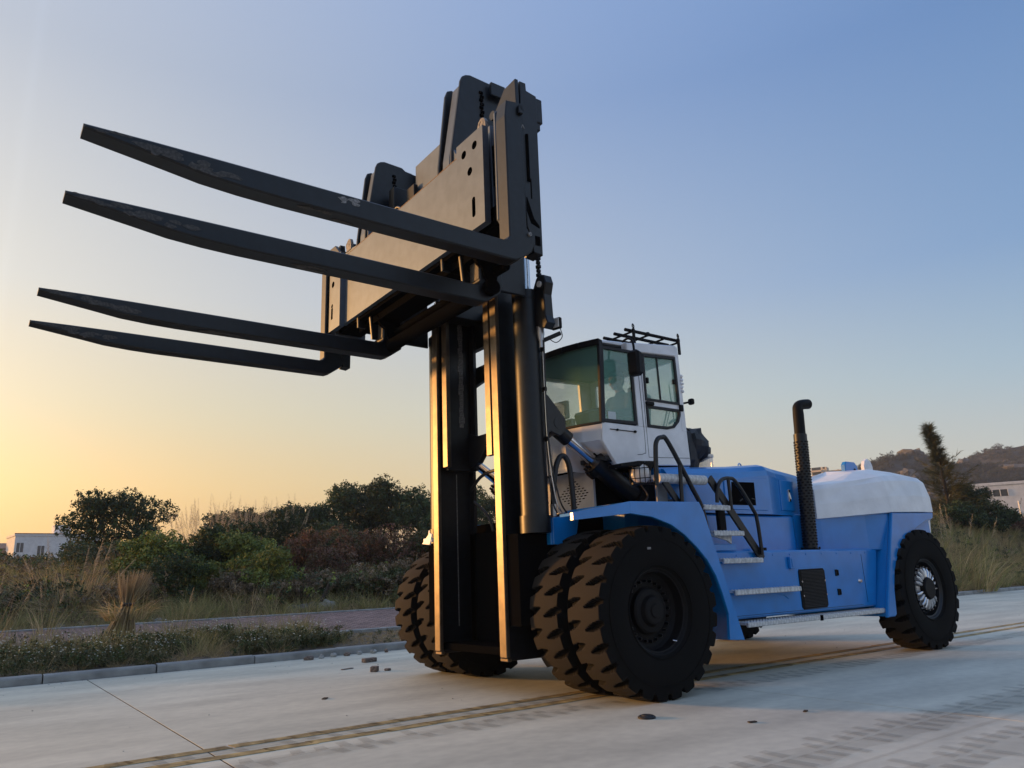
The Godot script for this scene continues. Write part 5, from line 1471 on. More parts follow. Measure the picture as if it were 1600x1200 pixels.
	for tr in [[-9.0, -0.6, 1.0, 0.36], [-9.0, -0.4, 1.6, 0.3], [0.7, 40.0, 1.77, 0.4], [-3.2, 40.0, 4.1, 0.42], [-3.6, 40.0, 4.8, 0.4], [-3.0, 40.0, 4.42, 0.05], [-3.0, 40.0, 4.08, 0.03], [-9.0, 0.0, 1.56, 0.03]]:
		var x: float = tr[0]
		var w0: float = tr[3] * 0.5
		while x < tr[1]:
			var w1: float = tr[3] * rng.randf_range(0.3, 0.55)
			var zc: float = tr[2] + 0.004 * (x - tr[0])
			for q in [[Vector2(x, zc - w0), Vector2(x + 0.3, zc - w1), Vector2(x + 0.3, zc + w1)], [Vector2(x, zc - w0), Vector2(x + 0.3, zc + w1), Vector2(x, zc + w0)]]: smear.tri(put3(q[0], 0.0052), put3(q[1], 0.0052), put3(q[2], 0.0052))
			x += 0.3; w0 = w1
	part(smear, "tyre_smear", sm2, marks, "stuff")
	var grit := Geo.new()
	for k in 220:
		var gx := rng.randf_range(-6.0, 14.0); var gz := -5.5 + pow(rng.randf(), 2.5) * 7.0
		var gs := rng.randf_range(0.002, 0.007)
		grit.box(V(gx, gs * 0.5, gz), V(gs * 2.0, gs, gs * 1.5), 0.001, Basis(Vector3.UP, rng.randf() * TAU))
	part(grit, "grit", M.kerb, road, "stuff")
	var po := part(prints, "tyre_print", tm, marks, "stuff")
	# brick path beyond the verge
	var path := Node3D.new(); path.name = "brick_path"; add_child(path); structure(path)
	var pb := Geo.new()
	var tilt := atan2(0.28, 3.3)
	pb.box(V(-18, 0.31, -9.87), V(64, 0.03, 3.42), 0.002, Basis(V(1, 0, 0), tilt)); part(pb, "path_bed", M.soil, path)
	var bg := Geo.new(); bg.box(Vector3.ZERO, V(0.212, 0.05, 0.098), 0.006)
	var mm := MultiMesh.new(); mm.transform_format = MultiMesh.TRANSFORM_3D; mm.use_colors = true
	var bm: StandardMaterial3D = M.brick.duplicate(); bm.vertex_color_use_as_albedo = true; bm.albedo_color = Color(1, 1, 1); bm.resource_name = "paving_brick"
	var bmesh := bg.mesh(bm); bg.tint = Color(1, 1, 1)
	mm.mesh = bmesh
	var nx := 150; var nz := 31
	mm.instance_count = nx * nz
	var tb := Basis(V(1, 0, 0), tilt)
	for j in nz:
		for i in nx:
			var p := V(-18.0 + (i + (0.5 if j % 2 else 0.0)) * 0.22, 0.0, 1.6 - j * 0.106)
			var q := tb * V(0, 0.028 + rng.randf_range(-0.004, 0.004), p.z) + V(p.x, 0.31, -9.87)
			mm.set_instance_transform(j * nx + i, Transform3D(tb * Basis(V(0, 1, 0), rng.randf_range(-0.02, 0.02)), q))
			var k := rng.randf_range(0.75, 1.15)
			mm.set_instance_color(j * nx + i, Color(0.55 * k, 0.36 * k, 0.31 * k))
	var mi := MultiMeshInstance3D.new(); mi.name = "paving_bricks"; mi.multimesh = mm; path.add_child(mi); mi.set_meta("kind", "stuff")
	for e in [[1.68, "near"], [-1.70, "far"]]:
		var eg := Geo.new()
		for k in 64: eg.box(tb * V(0, 0.035, e[0]) + V(-49.5 + k * 1.0, 0.31, -9.87), V(0.992, 0.09, 0.10), 0.008, tb)
		part(eg, "edging", M.kerb, path)

func put3(p: Vector2, y: float) -> Vector3: return V(p.x, y, p.y)

# ---------------------------------------------------------------- plants
const DARK := [Color(0.028, 0.052, 0.018), Color(0.038, 0.068, 0.022), Color(0.05, 0.082, 0.026), Color(0.024, 0.044, 0.018)]
const OLIVE := [Color(0.17, 0.2, 0.035), Color(0.13, 0.175, 0.04), Color(0.21, 0.22, 0.045), Color(0.085, 0.13, 0.035)]
const RUST := [Color(0.17, 0.075, 0.05), Color(0.13, 0.07, 0.045), Color(0.2, 0.11, 0.065), Color(0.09, 0.07, 0.035)]
const STRAW := [Color(0.52, 0.40, 0.23), Color(0.42, 0.32, 0.17), Color(0.60, 0.48, 0.29), Color(0.33, 0.25, 0.13)]
const GREENSTRAW := [Color(0.38, 0.34, 0.15), Color(0.26, 0.27, 0.1), Color(0.48, 0.40, 0.2), Color(0.19, 0.21, 0.075)]
const WEED := [Color(0.06, 0.085, 0.03), Color(0.09, 0.11, 0.04), Color(0.14, 0.125, 0.06), Color(0.05, 0.065, 0.028)]
const BROWN := [Color(0.20, 0.14, 0.09), Color(0.26, 0.19, 0.12), Color(0.15, 0.11, 0.07), Color(0.13, 0.12, 0.055)]

func rv() -> Vector3:
	while true:
		var p := V(rng.randf_range(-1, 1), rng.randf_range(-1, 1), rng.randf_range(-1, 1))
		if p.length_squared() < 1.0 and p.length_squared() > 0.01: return p.normalized()
	return Vector3.UP

func foliage(blobs: Array, count: int, size: float, pal: Array) -> Geo:   # blobs: [centre, radii]
	var g := Geo.new()
	var tot := 0.0
	for b in blobs: tot += b[1].x * b[1].y
	for b in blobs:
		var n := int(count * b[1].x * b[1].y / tot)
		var tw := rng.randf_range(0.8, 1.25)
		var twigs := maxi(n / 14, 1)
		for k in twigs:
			var d := rv()
			var c: Vector3 = b[0] + d * b[1] * pow(rng.randf(), 0.35) * rng.randf_range(0.85, 1.1)
			var base: Color = pal[rng.randi() % pal.size()]
			for j in 14:
				var p := c + rv() * size * rng.randf_range(0.4, 2.6)
				var kk := tw * rng.randf_range(0.7, 1.3)
				g.tint = Color(base.r * kk, base.g * kk, base.b * kk)
				g.leaf(p, (d * 0.6 + rv() + V(0, 0.35, 0)).normalized(), size * rng.randf_range(0.6, 1.25), rng.randf() * TAU)
	return g

func crown_blobs(w: float, h: float, n: int, low := 0.15) -> Array:
	var r := [[V(0, h * 0.55, 0), V(w * 0.34, h * 0.36, w * 0.34)]]
	for k in n:
		var a := TAU * k / n + rng.randf_range(-0.4, 0.4)
		var y := rng.randf_range(low, 0.88)
		var q := w * 0.36 * sqrt(maxf(0.05, 1.0 - pow((y - 0.45) / 0.58, 2.0)))
		var s := rng.randf_range(0.15, 0.24)
		r.append([V(cos(a) * q, h * y, sin(a) * q), V(w * s, minf(h, w) * s * 0.85, w * s)])
	return r

func make_tree(called: String, label: String, cat: String, p: Vector3, w: float, h: float, pal: Array, leaves: int, size: float, group := "", n := 9, trunk := true, low := 0.15) -> Node3D:
	var t := thing(called, label, cat, p, 0.0, group)
	var bl := crown_blobs(w, h, n, low)
	part(foliage(bl, leaves, size, pal), "crown" if trunk else "leaves", M.leafy, t)
	var g := Geo.new()
	var th := h * 0.45
	g.tube([V(0, -0.3, 0), V(0.03 * h, th * 0.5, 0.02 * h), V(0.0, th, 0.03 * h)], [0.05 * h * 0.5, 0.035 * h * 0.5, 0.02 * h * 0.5], 8)
	for b in bl.slice(1): g.tube([V(0, th * rng.randf_range(0.3, 0.8), 0), b[0] * 0.55 + V(0, h * 0.12, 0), b[0]], [0.018 * h * 0.5, 0.012 * h * 0.5, 0.004 * h], 5)
	part(g, "trunk" if trunk else "stems", M.bark, t)
	return t

func tuft(n: int, h: float, spread: float, pal: Array, wid := 0.012, plumes := 0, droop := 0.25) -> Geo:
	var g := Geo.new()
	for k in n:
		var a := rng.randf() * TAU
		var r := sqrt(rng.randf()) * spread * 0.35
		var lean := rng.randf() * spread / h
		var dir := V(cos(a) * lean, 1, sin(a) * lean).normalized()
		var c: Color = pal[rng.randi() % pal.size()]
		var kk := rng.randf_range(0.7, 1.25)
		g.tint = Color(c.r * kk, c.g * kk, c.b * kk)
		g.blade(V(cos(a) * r, -0.03, sin(a) * r), dir, h * rng.randf_range(0.45, 1.0), wid * rng.randf_range(0.7, 1.4), droop * rng.randf_range(0.3, 1.3))
	for k in plumes:
		var a := rng.randf() * TAU
		var lean := rng.randf() * spread * 0.8 / h
		var dir := V(cos(a) * lean + 0.12, 1, sin(a) * lean).normalized()
		var l := h * rng.randf_range(0.95, 1.3)
		g.tint = Color(0.34, 0.27, 0.15)
		g.blade(V(cos(a) * spread * 0.15, 0, sin(a) * spread * 0.15), dir, l, wid * 0.8, 0.02, 2)
		var tip := V(cos(a) * spread * 0.15, 0, sin(a) * spread * 0.15) + dir * l * 0.72
		for j in 40:
			var f := j / 40.0
			var kk := rng.randf_range(0.8, 1.2)
			g.tint = Color(0.50 * kk, 0.42 * kk, 0.31 * kk)
			var q := tip + dir * l * 0.30 * f
			g.blade(q, (dir * 1.3 + rv() * 0.8 + V(0.35, -0.2, 0.0)).normalized(), l * 0.075 * (1.1 - f * 0.8), 0.006, 0.5, 2)
	return g

func scatter(called: String, m: Mesh, spots: Array, under: Node, lo := 0.7, hi := 1.3, tiltmax := 0.1) -> MultiMeshInstance3D:
	var mm := MultiMesh.new(); mm.transform_format = MultiMesh.TRANSFORM_3D
	mm.mesh = m; mm.instance_count = spots.size()
	for i in spots.size():
		var s := rng.randf_range(lo, hi)
		var b := Basis(Vector3.UP, rng.randf() * TAU) * Basis(V(1, 0, 0), rng.randf_range(-tiltmax, tiltmax))
		mm.set_instance_transform(i, Transform3D(b.scaled(V(s, s * rng.randf_range(0.8, 1.2), s)), spots[i]))
	var o := MultiMeshInstance3D.new(); o.name = numbered(called, under); o.multimesh = mm
	under.add_child(o); o.set_meta("kind", "stuff")
	return o

func spots_in(n: int, x0: float, x1: float, z0: float, z1: float, keep = null) -> Array:
	var r := []
	for k in n:
		var x := rng.randf_range(x0, x1); var z := rng.randf_range(z0, z1)
		if keep != null and not keep.call(x, z): continue
		r.append(V(x, land(x, z), z))
	return r

func make_plants() -> void:
	# trees on the left skyline
	make_tree("broad_tree", "broad dark round tree standing alone beside the pale building", "tree", at(8.4, 44.0), 5.3, 4.8, DARK, 30000, 0.085, "", 16, true, 0.15)
	var sk := [[15.4, 52, 4.0, 3.7, "lowest dark tree at the left end of the skyline row"], [17.6, 52, 4.6, 4.5, "low rounded dark tree behind the pale plumed grass crest"], [20.4, 50, 4.4, 4.6, "dark tree just left of the tallest skyline tree"], [22.4, 49, 3.4, 4.7, "tallest pointed dark tree in the middle of the left skyline"], [24.6, 52, 4.4, 4.3, "dark skyline tree right of the tallest one"],
		[26.9, 50, 4.4, 4.3, "dark bushy tree behind the rusty brown shrubs"], [29.2, 48, 4.8, 4.2, "dark rounded tree touching the left edge of the mast"], [31.8, 50, 4.6, 4.1, "dark tree hidden behind the left mast channel"], [34.6, 52, 4.4, 3.7, "low dark tree seen between the two mast channels"]]
	for s in sk: make_tree("skyline_tree", s[4], "tree", at(s[0], s[1]), s[2] * 1.1, s[3] * 1.05, DARK, 17000, 0.095, "trees along the left skyline", 9, true, 0.1)
	# bushes nearer by
	var bs := [[11.2, 27, 2.5, 2.0, OLIVE, "yellow-tinged green bush right below the broad tree"], [13.9, 28, 2.7, 2.0, DARK, "dark green bush left of the yellow-green one"], [17.3, 27, 2.9, 2.0, OLIVE, "bright yellow-green bush in front of the plumed grass"], [15.6, 33, 2.6, 2.6, DARK, "dark bush below the pale plumes on the crest"], [7.6, 36, 3.4, 1.7, WEED, "dull bush at the foot of the broad tree"],
		[3.4, 42, 5.0, 1.5, WEED, "low scrubby bush in front of the pale building"], [19.6, 33, 3.2, 2.5, DARK, "dark bush behind the yellow-green one"], [23.2, 33, 3.0, 2.0, WEED, "dull green bush among rusty shrubs"], [29.5, 30, 2.6, 1.9, WEED, "dull bush beside the left front tyres"]]
	for b in bs: make_tree("bush", b[5], "bush", at(b[0], b[1]), b[2] * 1.08, b[3], b[4], 13000, 0.06, "bushes on the left bank", 8, false, 0.12)
	var fb := [[9.6, 21.5, 1.7, 1.0, BROWN, "brownish low scrub just right of the tied sheaf"], [11.6, 22.5, 1.9, 1.6, DARK, "low dark bush nearest the path, right of the sheaf"], [13.8, 23, 1.6, 1.35, OLIVE, "small yellow-green bush near the upright reeds"], [15.7, 22.5, 1.5, 1.1, BROWN, "brown low scrub just behind the upright reeds"], [17.9, 23, 2.1, 1.75, OLIVE, "yellow-green bush nearest the path in the middle"], [19.6, 22, 1.5, 0.9, BROWN, "low brown scrub left of the grey rocks"], [22.0, 23, 2.0, 1.2, BROWN, "brown scrubby bush right behind the grey rocks"], [24.2, 22.5, 1.9, 1.1, WEED, "dull green scrub right of the rocks"], [26.3, 23, 2.2, 1.3, BROWN, "brown scrub near the far tyres"], [28.4, 22.5, 1.8, 1.2, WEED, "dull scrub partly behind the far tyres"], [3.4, 22, 2.4, 0.9, WEED, "low weedy scrub at the left edge beyond the path"], [1.0, 21, 2.0, 1.0, BROWN, "brown scrub at the very left edge of the picture"]]
	for b in fb: make_tree("bush", b[5], "bush", at(b[0], b[1]), b[2], b[3], b[4], 7500, 0.042, "low scrub along the brick path", 8, false, 0.08)
	var rs := [[20.3, 28, 1.9, 2.1, "rusty red-brown shrub left of the other rusty ones"], [22.3, 27, 1.9, 1.6, "low rusty shrub above the grey rocks"], [24.4, 29, 2.4, 2.0, "rusty brown shrub in the middle of the bank"], [27.0, 30, 2.6, 2.2, "rusty brown shrub near the left front tyre"], [30.6, 31, 2.2, 2.0, "rusty shrub behind the left mast foot"]]
	for b in rs: make_tree("dry_shrub", b[4], "shrub", at(b[0], b[1]), b[2] * 1.15, b[3], RUST, 7000, 0.05, "rusty dry shrubs", 8, false, 0.2)
	# plumed grass on the crest and reeds nearer by
	var gm := []
	for k in 3: gm.append(tuft(240, 1.75, 1.1, [Color(0.42, 0.34, 0.2), Color(0.34, 0.27, 0.15), Color(0.48, 0.4, 0.26)], 0.016, 14).mesh(M.straw))
	var i := 0
	for s in [[12.6, 36], [13.3, 35], [13.9, 36.5], [14.5, 35], [15.1, 36], [15.7, 35], [16.3, 36.5], [16.9, 35.4], [17.5, 36], [18.1, 35], [18.8, 36.5], [19.4, 36]]:
		var o := inst(gm[i % 3], "plumed_grass", self, Transform3D(Basis(Vector3.UP, i * 1.3).scaled(Vector3.ONE * (1.25 + 0.1 * (i % 3))), at(s[0], s[1]) + V(0, 0.35, 0)))
		tag(o, "tall pale plumed grass clump on the crest above the bushes", "grass clump", "plumed grass on the crest"); i += 1
	var pg := inst(tuft(900, 1.35, 1.7, STRAW, 0.016, 8, 0.5).mesh(M.straw), "pampas_clump", self, Transform3D(Basis().scaled(Vector3.ONE * 1.25), at(6.0, 21.5)))
	tag(pg, "wide golden pampas clump with plumes below the broad tree", "grass clump")
	# a sheaf of dry reeds tied at the waist
	var t := thing("reed_sheaf", "tied sheaf of dry reeds standing on the verge by the kerb", "sheaf", V(-2.95, land(-2.95, -8.9) - 0.02, -8.9))
	var g := Geo.new()
	for k in 260:
		var a := rng.randf() * TAU; var r := sqrt(rng.randf())
		var foot := V(cos(a) * 0.36 * r - 0.06, 0, sin(a) * 0.24 * r); var waist := V(cos(a) * 0.10 * r + 0.08, 0.74, sin(a) * 0.1 * r); var head := waist + V(cos(a) * 0.22 * r + 0.08, rng.randf_range(0.3, 0.66), sin(a) * 0.26 * r)
		var c: Color = STRAW[rng.randi() % 4]
		var kk := rng.randf_range(0.55, 1.1)
		g.tint = Color(c.r * kk, c.g * kk, c.b * kk)
		g.tube([foot, waist, head], [0.007, 0.006, 0.002], 4, false)
	part(g, "stalks", M.straw, t)
	g = Geo.new()
	for k in 3: g.lathe([Vector2(0.115, 0.72 + k * 0.025), Vector2(0.122, 0.73 + k * 0.025), Vector2(0.115, 0.745 + k * 0.025)], V(0.08, 0, 0), V(0, 1, 0.05 * k), 16)
	part(g, "tie", M.worn, t)
	part(tuft(260, 0.85, 1.0, GREENSTRAW + STRAW, 0.011, 0, 0.8), "loose_blades", M.straw, t).position = V(0.08, 0.5, 0)
	for s in [[-5.05, -8.6, 1.35, 5, "thin reed clump with two plumes at the left edge"], [-4.0, -10.8, 0.9, 2, "sparse reeds left of the tied sheaf"], [0.3, -12.2, 1.25, 0, "upright dry reeds on the far edge of the brick path"], [1.0, -12.6, 1.1, 0, "short dry reeds behind the path in front of rusty shrubs"], [-1.9, -9.2, 0.9, 1, "dry reeds just right of the tied sheaf"]]:
		var o := inst(tuft(46, s[2], s[2] * 0.55, STRAW, 0.011, s[3], 0.3).mesh(M.straw), "reed_clump", self, Transform3D(Basis(), V(s[0], land(s[0], s[1]), s[1])))
		tag(o, s[4], "reeds", "reeds near the brick path")
	var o2 := inst(tuft(120, 1.25, 0.9, STRAW, 0.014, 6, 0.35).mesh(M.straw), "reed_clump", self, Transform3D(Basis(), at(27.8, 24.0)))
	tag(o2, "golden reeds right beside the far front tyre", "reeds", "reeds near the brick path")
	# weeds along the kerb
	var wd := []
	for k in 3:
		var f := foliage([[V(0, 0.10, 0), V(0.16, 0.10, 0.16)], [V(0.06, 0.17, 0.03), V(0.10, 0.10, 0.10)]], 190, 0.02, WEED)
		for j in 5:
			f.tint = Color(0.6, 0.58, 0.5)
			f.leaf(V(rng.randf_range(-0.16, 0.16), rng.randf_range(0.16, 0.32), rng.randf_range(-0.16, 0.16)), V(0, 0.5, 0.8).normalized(), 0.015, rng.randf())
		for j in 14:
			f.tint = WEED[2] * 1.3; f.blade(V(rng.randf_range(-0.1, 0.1), 0, rng.randf_range(-0.1, 0.1)), (rv() * 0.4 + V(0, 1, 0)).normalized(), rng.randf_range(0.2, 0.36), 0.006, 0.1)
		wd.append(f.mesh(M.leafy))
	var weeds := Node3D.new(); weeds.name = "verge_weeds"; add_child(weeds); weeds.set_meta("kind", "stuff")
	tag(weeds, "dark green weeds with tiny white flowers along the kerb", "weeds")
	var patch := func(x: float, z: float) -> bool:
		return x < 0.3 + LN.get_noise_2d(x * 9.0, z * 9.0) * 0.8 - (z + 7.0) * 0.3 and LN.get_noise_2d(x * 9.0 + 40.0, z * 9.0) > -0.12
	for k in 3: scatter("weed_patch", wd[k], spots_in(560, -14.0, 0.6, -8.0, -5.80, patch), weeds, 0.25, 1.5)
	for k in 3: scatter("weed_patch", wd[k], spots_in(60, -1.0, 10.0, -8.1, -5.9), weeds, 0.25, 0.55)
	var dry := []
	for k in 2: dry.append(tuft(50, 0.34, 0.4, STRAW, 0.007, 0, 0.5).mesh(M.straw))
	for k in 2: dry.append(tuft(46, 0.7, 0.5, GREENSTRAW, 0.010, 0, 0.5).mesh(M.straw))
	var dg := Node3D.new(); dg.name = "dry_grass"; add_child(dg); dg.set_meta("kind", "stuff")
	tag(dg, "short dry yellow grass on the verge and the bank", "grass")
	var verge := func(x: float, z: float) -> bool: return LN.get_noise_2d(x * 6.0, z * 6.0 + 90.0) > -0.1
	scatter("dry_tufts", dry[0], spots_in(1500, -14.0, 12.0, -8.1, -5.85, verge), dg, 0.12, 0.42)
	scatter("dry_tufts", dry[1], spots_in(700, -16.0, -0.5, -8.1, -5.9, verge), dg, 0.5, 1.35)
	scatter("dry_tufts", dry[3], spots_in(420, -16.0, 0.2, -8.35, -7.3), dg, 0.5, 1.1); scatter("dry_tufts", dry[2], spots_in(260, -16.0, 0.4, -8.3, -6.2), dg, 0.4, 0.95)
	scatter("dry_tufts", dry[1], spots_in(500, -1.0, 13.0, -8.1, -6.0), dg, 0.2, 0.5)
	for k in 4: scatter("dry_tufts", dry[k], spots_in([900, 900, 500, 500][k], -18.0, 14.0, -14.5, -11.7), dg, 0.5, 1.3); scatter("dry_tufts", dry[k], spots_in(500, -18.0, 14.0, -26.0, -14.0), dg, 0.7, 1.7)
	var under := Node3D.new(); under.name = "undergrowth"; add_child(under); under.set_meta("kind", "stuff")
	tag(under, "tangled low brown and green undergrowth below the bushes", "undergrowth")
	var ug := [foliage([[V(0, 0.3, 0), V(0.5, 0.35, 0.5)]], 420, 0.035, WEED).mesh(M.leafy), foliage([[V(0, 0.3, 0), V(0.5, 0.32, 0.5)]], 330, 0.028, BROWN).mesh(M.leafy), foliage([[V(0, 0.35, 0), V(0.6, 0.4, 0.6)]], 420, 0.04, DARK + OLIVE).mesh(M.leafy)]
	for k in 3: scatter("low_growth", ug[k], spots_in([130, 480, 90][k], -20.0, 15.0, -34.0, -12.3), under, 0.6, 1.6)
	scatter("low_growth", ug[1], spots_in(260, -12.0, 9.0, -17.0, -12.0), under, 0.35, 1.0)
	# right-hand bank
	var bank := Node3D.new(); bank.name = "bank_grass"; add_child(bank); bank.set_meta("kind", "stuff")
	tag(bank, "tall mixed dry and green grass on the bank behind the truck", "grass")
	var bg := [tuft(60, 1.1, 0.9, STRAW, 0.015, 0, 0.5).mesh(M.straw), tuft(60, 1.2, 1.0, GREENSTRAW, 0.016, 0, 0.5).mesh(M.straw), tuft(50, 0.8, 0.8, STRAW + GREENSTRAW, 0.014, 0, 0.6).mesh(M.straw)]
	var near := func(x: float, z: float) -> bool: return x > 13.0 - z * 0.2 and z < -5.95 - (0.5 if x < 18 else 0.0)
	for k in 3: scatter("bank_tufts", bg[k], spots_in(1500, 13.0, 60.0, -22.0, -5.9, near), bank, 0.45, 1.1, 0.25)
	for k in 3: scatter("bank_scrub", ug[k], spots_in([160, 420, 160][k], 15.0, 60.0, -24.0, -6.3, near), bank, 0.4, 1.3)
	var tallg := tuft(220, 1.9, 1.7, GREENSTRAW + STRAW, 0.018, 3, 0.5).mesh(M.straw)
	i = 0
	for s in [[64.6, 33.5], [65.5, 34.5], [66.4, 33.0]]:
		var o := inst(tallg, "tall_grass_clump", self, Transform3D(Basis(Vector3.UP, i * 2.0).scaled(Vector3.ONE * 1.3), at(s[0], s[1])))
		tag(o, ["yellow-green arching grass clump touching the rear tyre", "middle one of the tall grass clumps behind the rear tyre", "tall arching grass clump farthest right behind the rear tyre"][i], "grass clump", "tall grass behind the rear tyre"); i += 1
	# casuarina and dark bushes on the right
	t = thing("casuarina_tree", "tall feathery dark tree with a wispy leaning top behind the counterweight", "tree", at(65.9, 50.0) - V(0, 0.3, 0))
	t.scale = V(0.88, 0.86, 0.88)
	g = Geo.new()
	var tg := Geo.new()
	tg.tube([V(0, 0, 0), V(0.0, 3.0, 0), V(-0.1, 5.0, 0), V(-0.75, 6.6, 0)], [0.12, 0.09, 0.05, 0.015], 7)
	for k in 300:
		var f := rng.randf()
		var y := 0.3 + f * 6.2
		var reach := (2.5 * (1.0 - f * 0.85)) * (1.0 if f < 0.6 else 0.35) * rng.randf_range(0.35, 1.4) + 0.12
		var a := rng.randf() * TAU
		var c := V(-0.75 * smoothstep(0.65, 1.0, f), y, 0)
		var tipb := c + V(cos(a) * reach - 0.15, rng.randf_range(0.0, 1.1) * (0.5 + reach * 0.4), sin(a) * reach) * rng.randf_range(0.5, 1.0)
		tg.tube([c, tipb], [0.012, 0.005], 4, false)
		for j in 30:
			var q := c.lerp(tipb, rng.randf_range(0.25, 1.0))
			var kk := rng.randf_range(0.6, 1.3)
			var base: Color = [Color(0.05, 0.06, 0.022), Color(0.075, 0.07, 0.03), Color(0.035, 0.045, 0.018)][rng.randi() % 3]
			g.tint = Color(base.r * kk, base.g * kk, base.b * kk)
			g.blade(q, ((tipb - c).normalized() + rv() * 0.9 + V(-0.1, 0.1, 0)).normalized(), rng.randf_range(0.22, 0.6), 0.026, 0.3, 2)
	part(g, "crown", M.leafy, t); part(tg, "trunk", M.bark, t)
	var rb := [[67.0, 52, 2.6, 2.6, "dark bush right beside the feathery tree"], [68.2, 50, 2.5, 2.1, "dark bush in front of the white factory building"], [66.4, 48, 2.4, 1.7, "low dark bush at the foot of the feathery tree"], [69.6, 54, 2.6, 1.2, "low brownish bush at the right edge of the picture"]]
	for b in rb: make_tree("bush", b[4], "bush", at(b[0], b[1]), b[2], b[3], DARK if b[3] > 1.5 else RUST, 12000, 0.075, "dark bushes on the right bank", 8, false, 0.12)

# ---------------------------------------------------------------- buildings, hills, small things
func block(g: Geo, o: Vector3, fx: Vector3, fz: Vector3, x0: float, x1: float, y0: float, y1: float, z0: float, z1: float, bev := 0.05) -> void:
	g.box(o + fx * ((x0 + x1) / 2) + V(0, (y0 + y1) / 2, 0) + fz * ((z0 + z1) / 2), V(x1 - x0, y1 - y0, z1 - z0), bev, Basis(fx, Vector3.UP, fz))

func house(called: String, label: String, p: Vector3, face: float, w: float, d: float, h: float, m: Material, wins: Array, ww: float, wh: float, group := "") -> Node3D:
	# wins: [across, up]; face is the bearing that the front looks to, seen from above
	var t := thing(called, label, "building", p, face, group)
	var g := Geo.new(); g.span(V(-w / 2, -6, -d), V(w / 2, h, 0), 0.06); part(g, "wall", m, t)
	g = Geo.new()
	for e in [[-w / 2 - 0.15, w / 2 + 0.15, -0.25, 0.15], [-w / 2 - 0.15, w / 2 + 0.15, -d - 0.15, -d + 0.25], [-w / 2 - 0.15, -w / 2 + 0.25, -d + 0.25, -0.25], [w / 2 - 0.25, w / 2 + 0.15, -d + 0.25, -0.25]]: g.span(V(e[0], h - 0.02, e[2]), V(e[1], h + 0.45, e[3]), 0.03)
	part(g, "parapet", m, t)
	for q in wins:
		g = Geo.new(); g.span(V(q[0] - ww / 2 - 0.12, q[1] - wh / 2 - 0.12, -0.04), V(q[0] + ww / 2 + 0.12, q[1] + wh / 2 + 0.12, 0.05), 0.02)
		var f := part(g, "window", M.wall_white, t)
		g = Geo.new()
		for s in [-1, 1]: g.span(V(q[0] + s * ww * 0.26 - ww * 0.22, q[1] - wh / 2, 0.03), V(q[0] + s * ww * 0.26 + ww * 0.22, q[1] + wh / 2, 0.062), 0.01)
		part(g, "pane", M.pane, f)
	return t

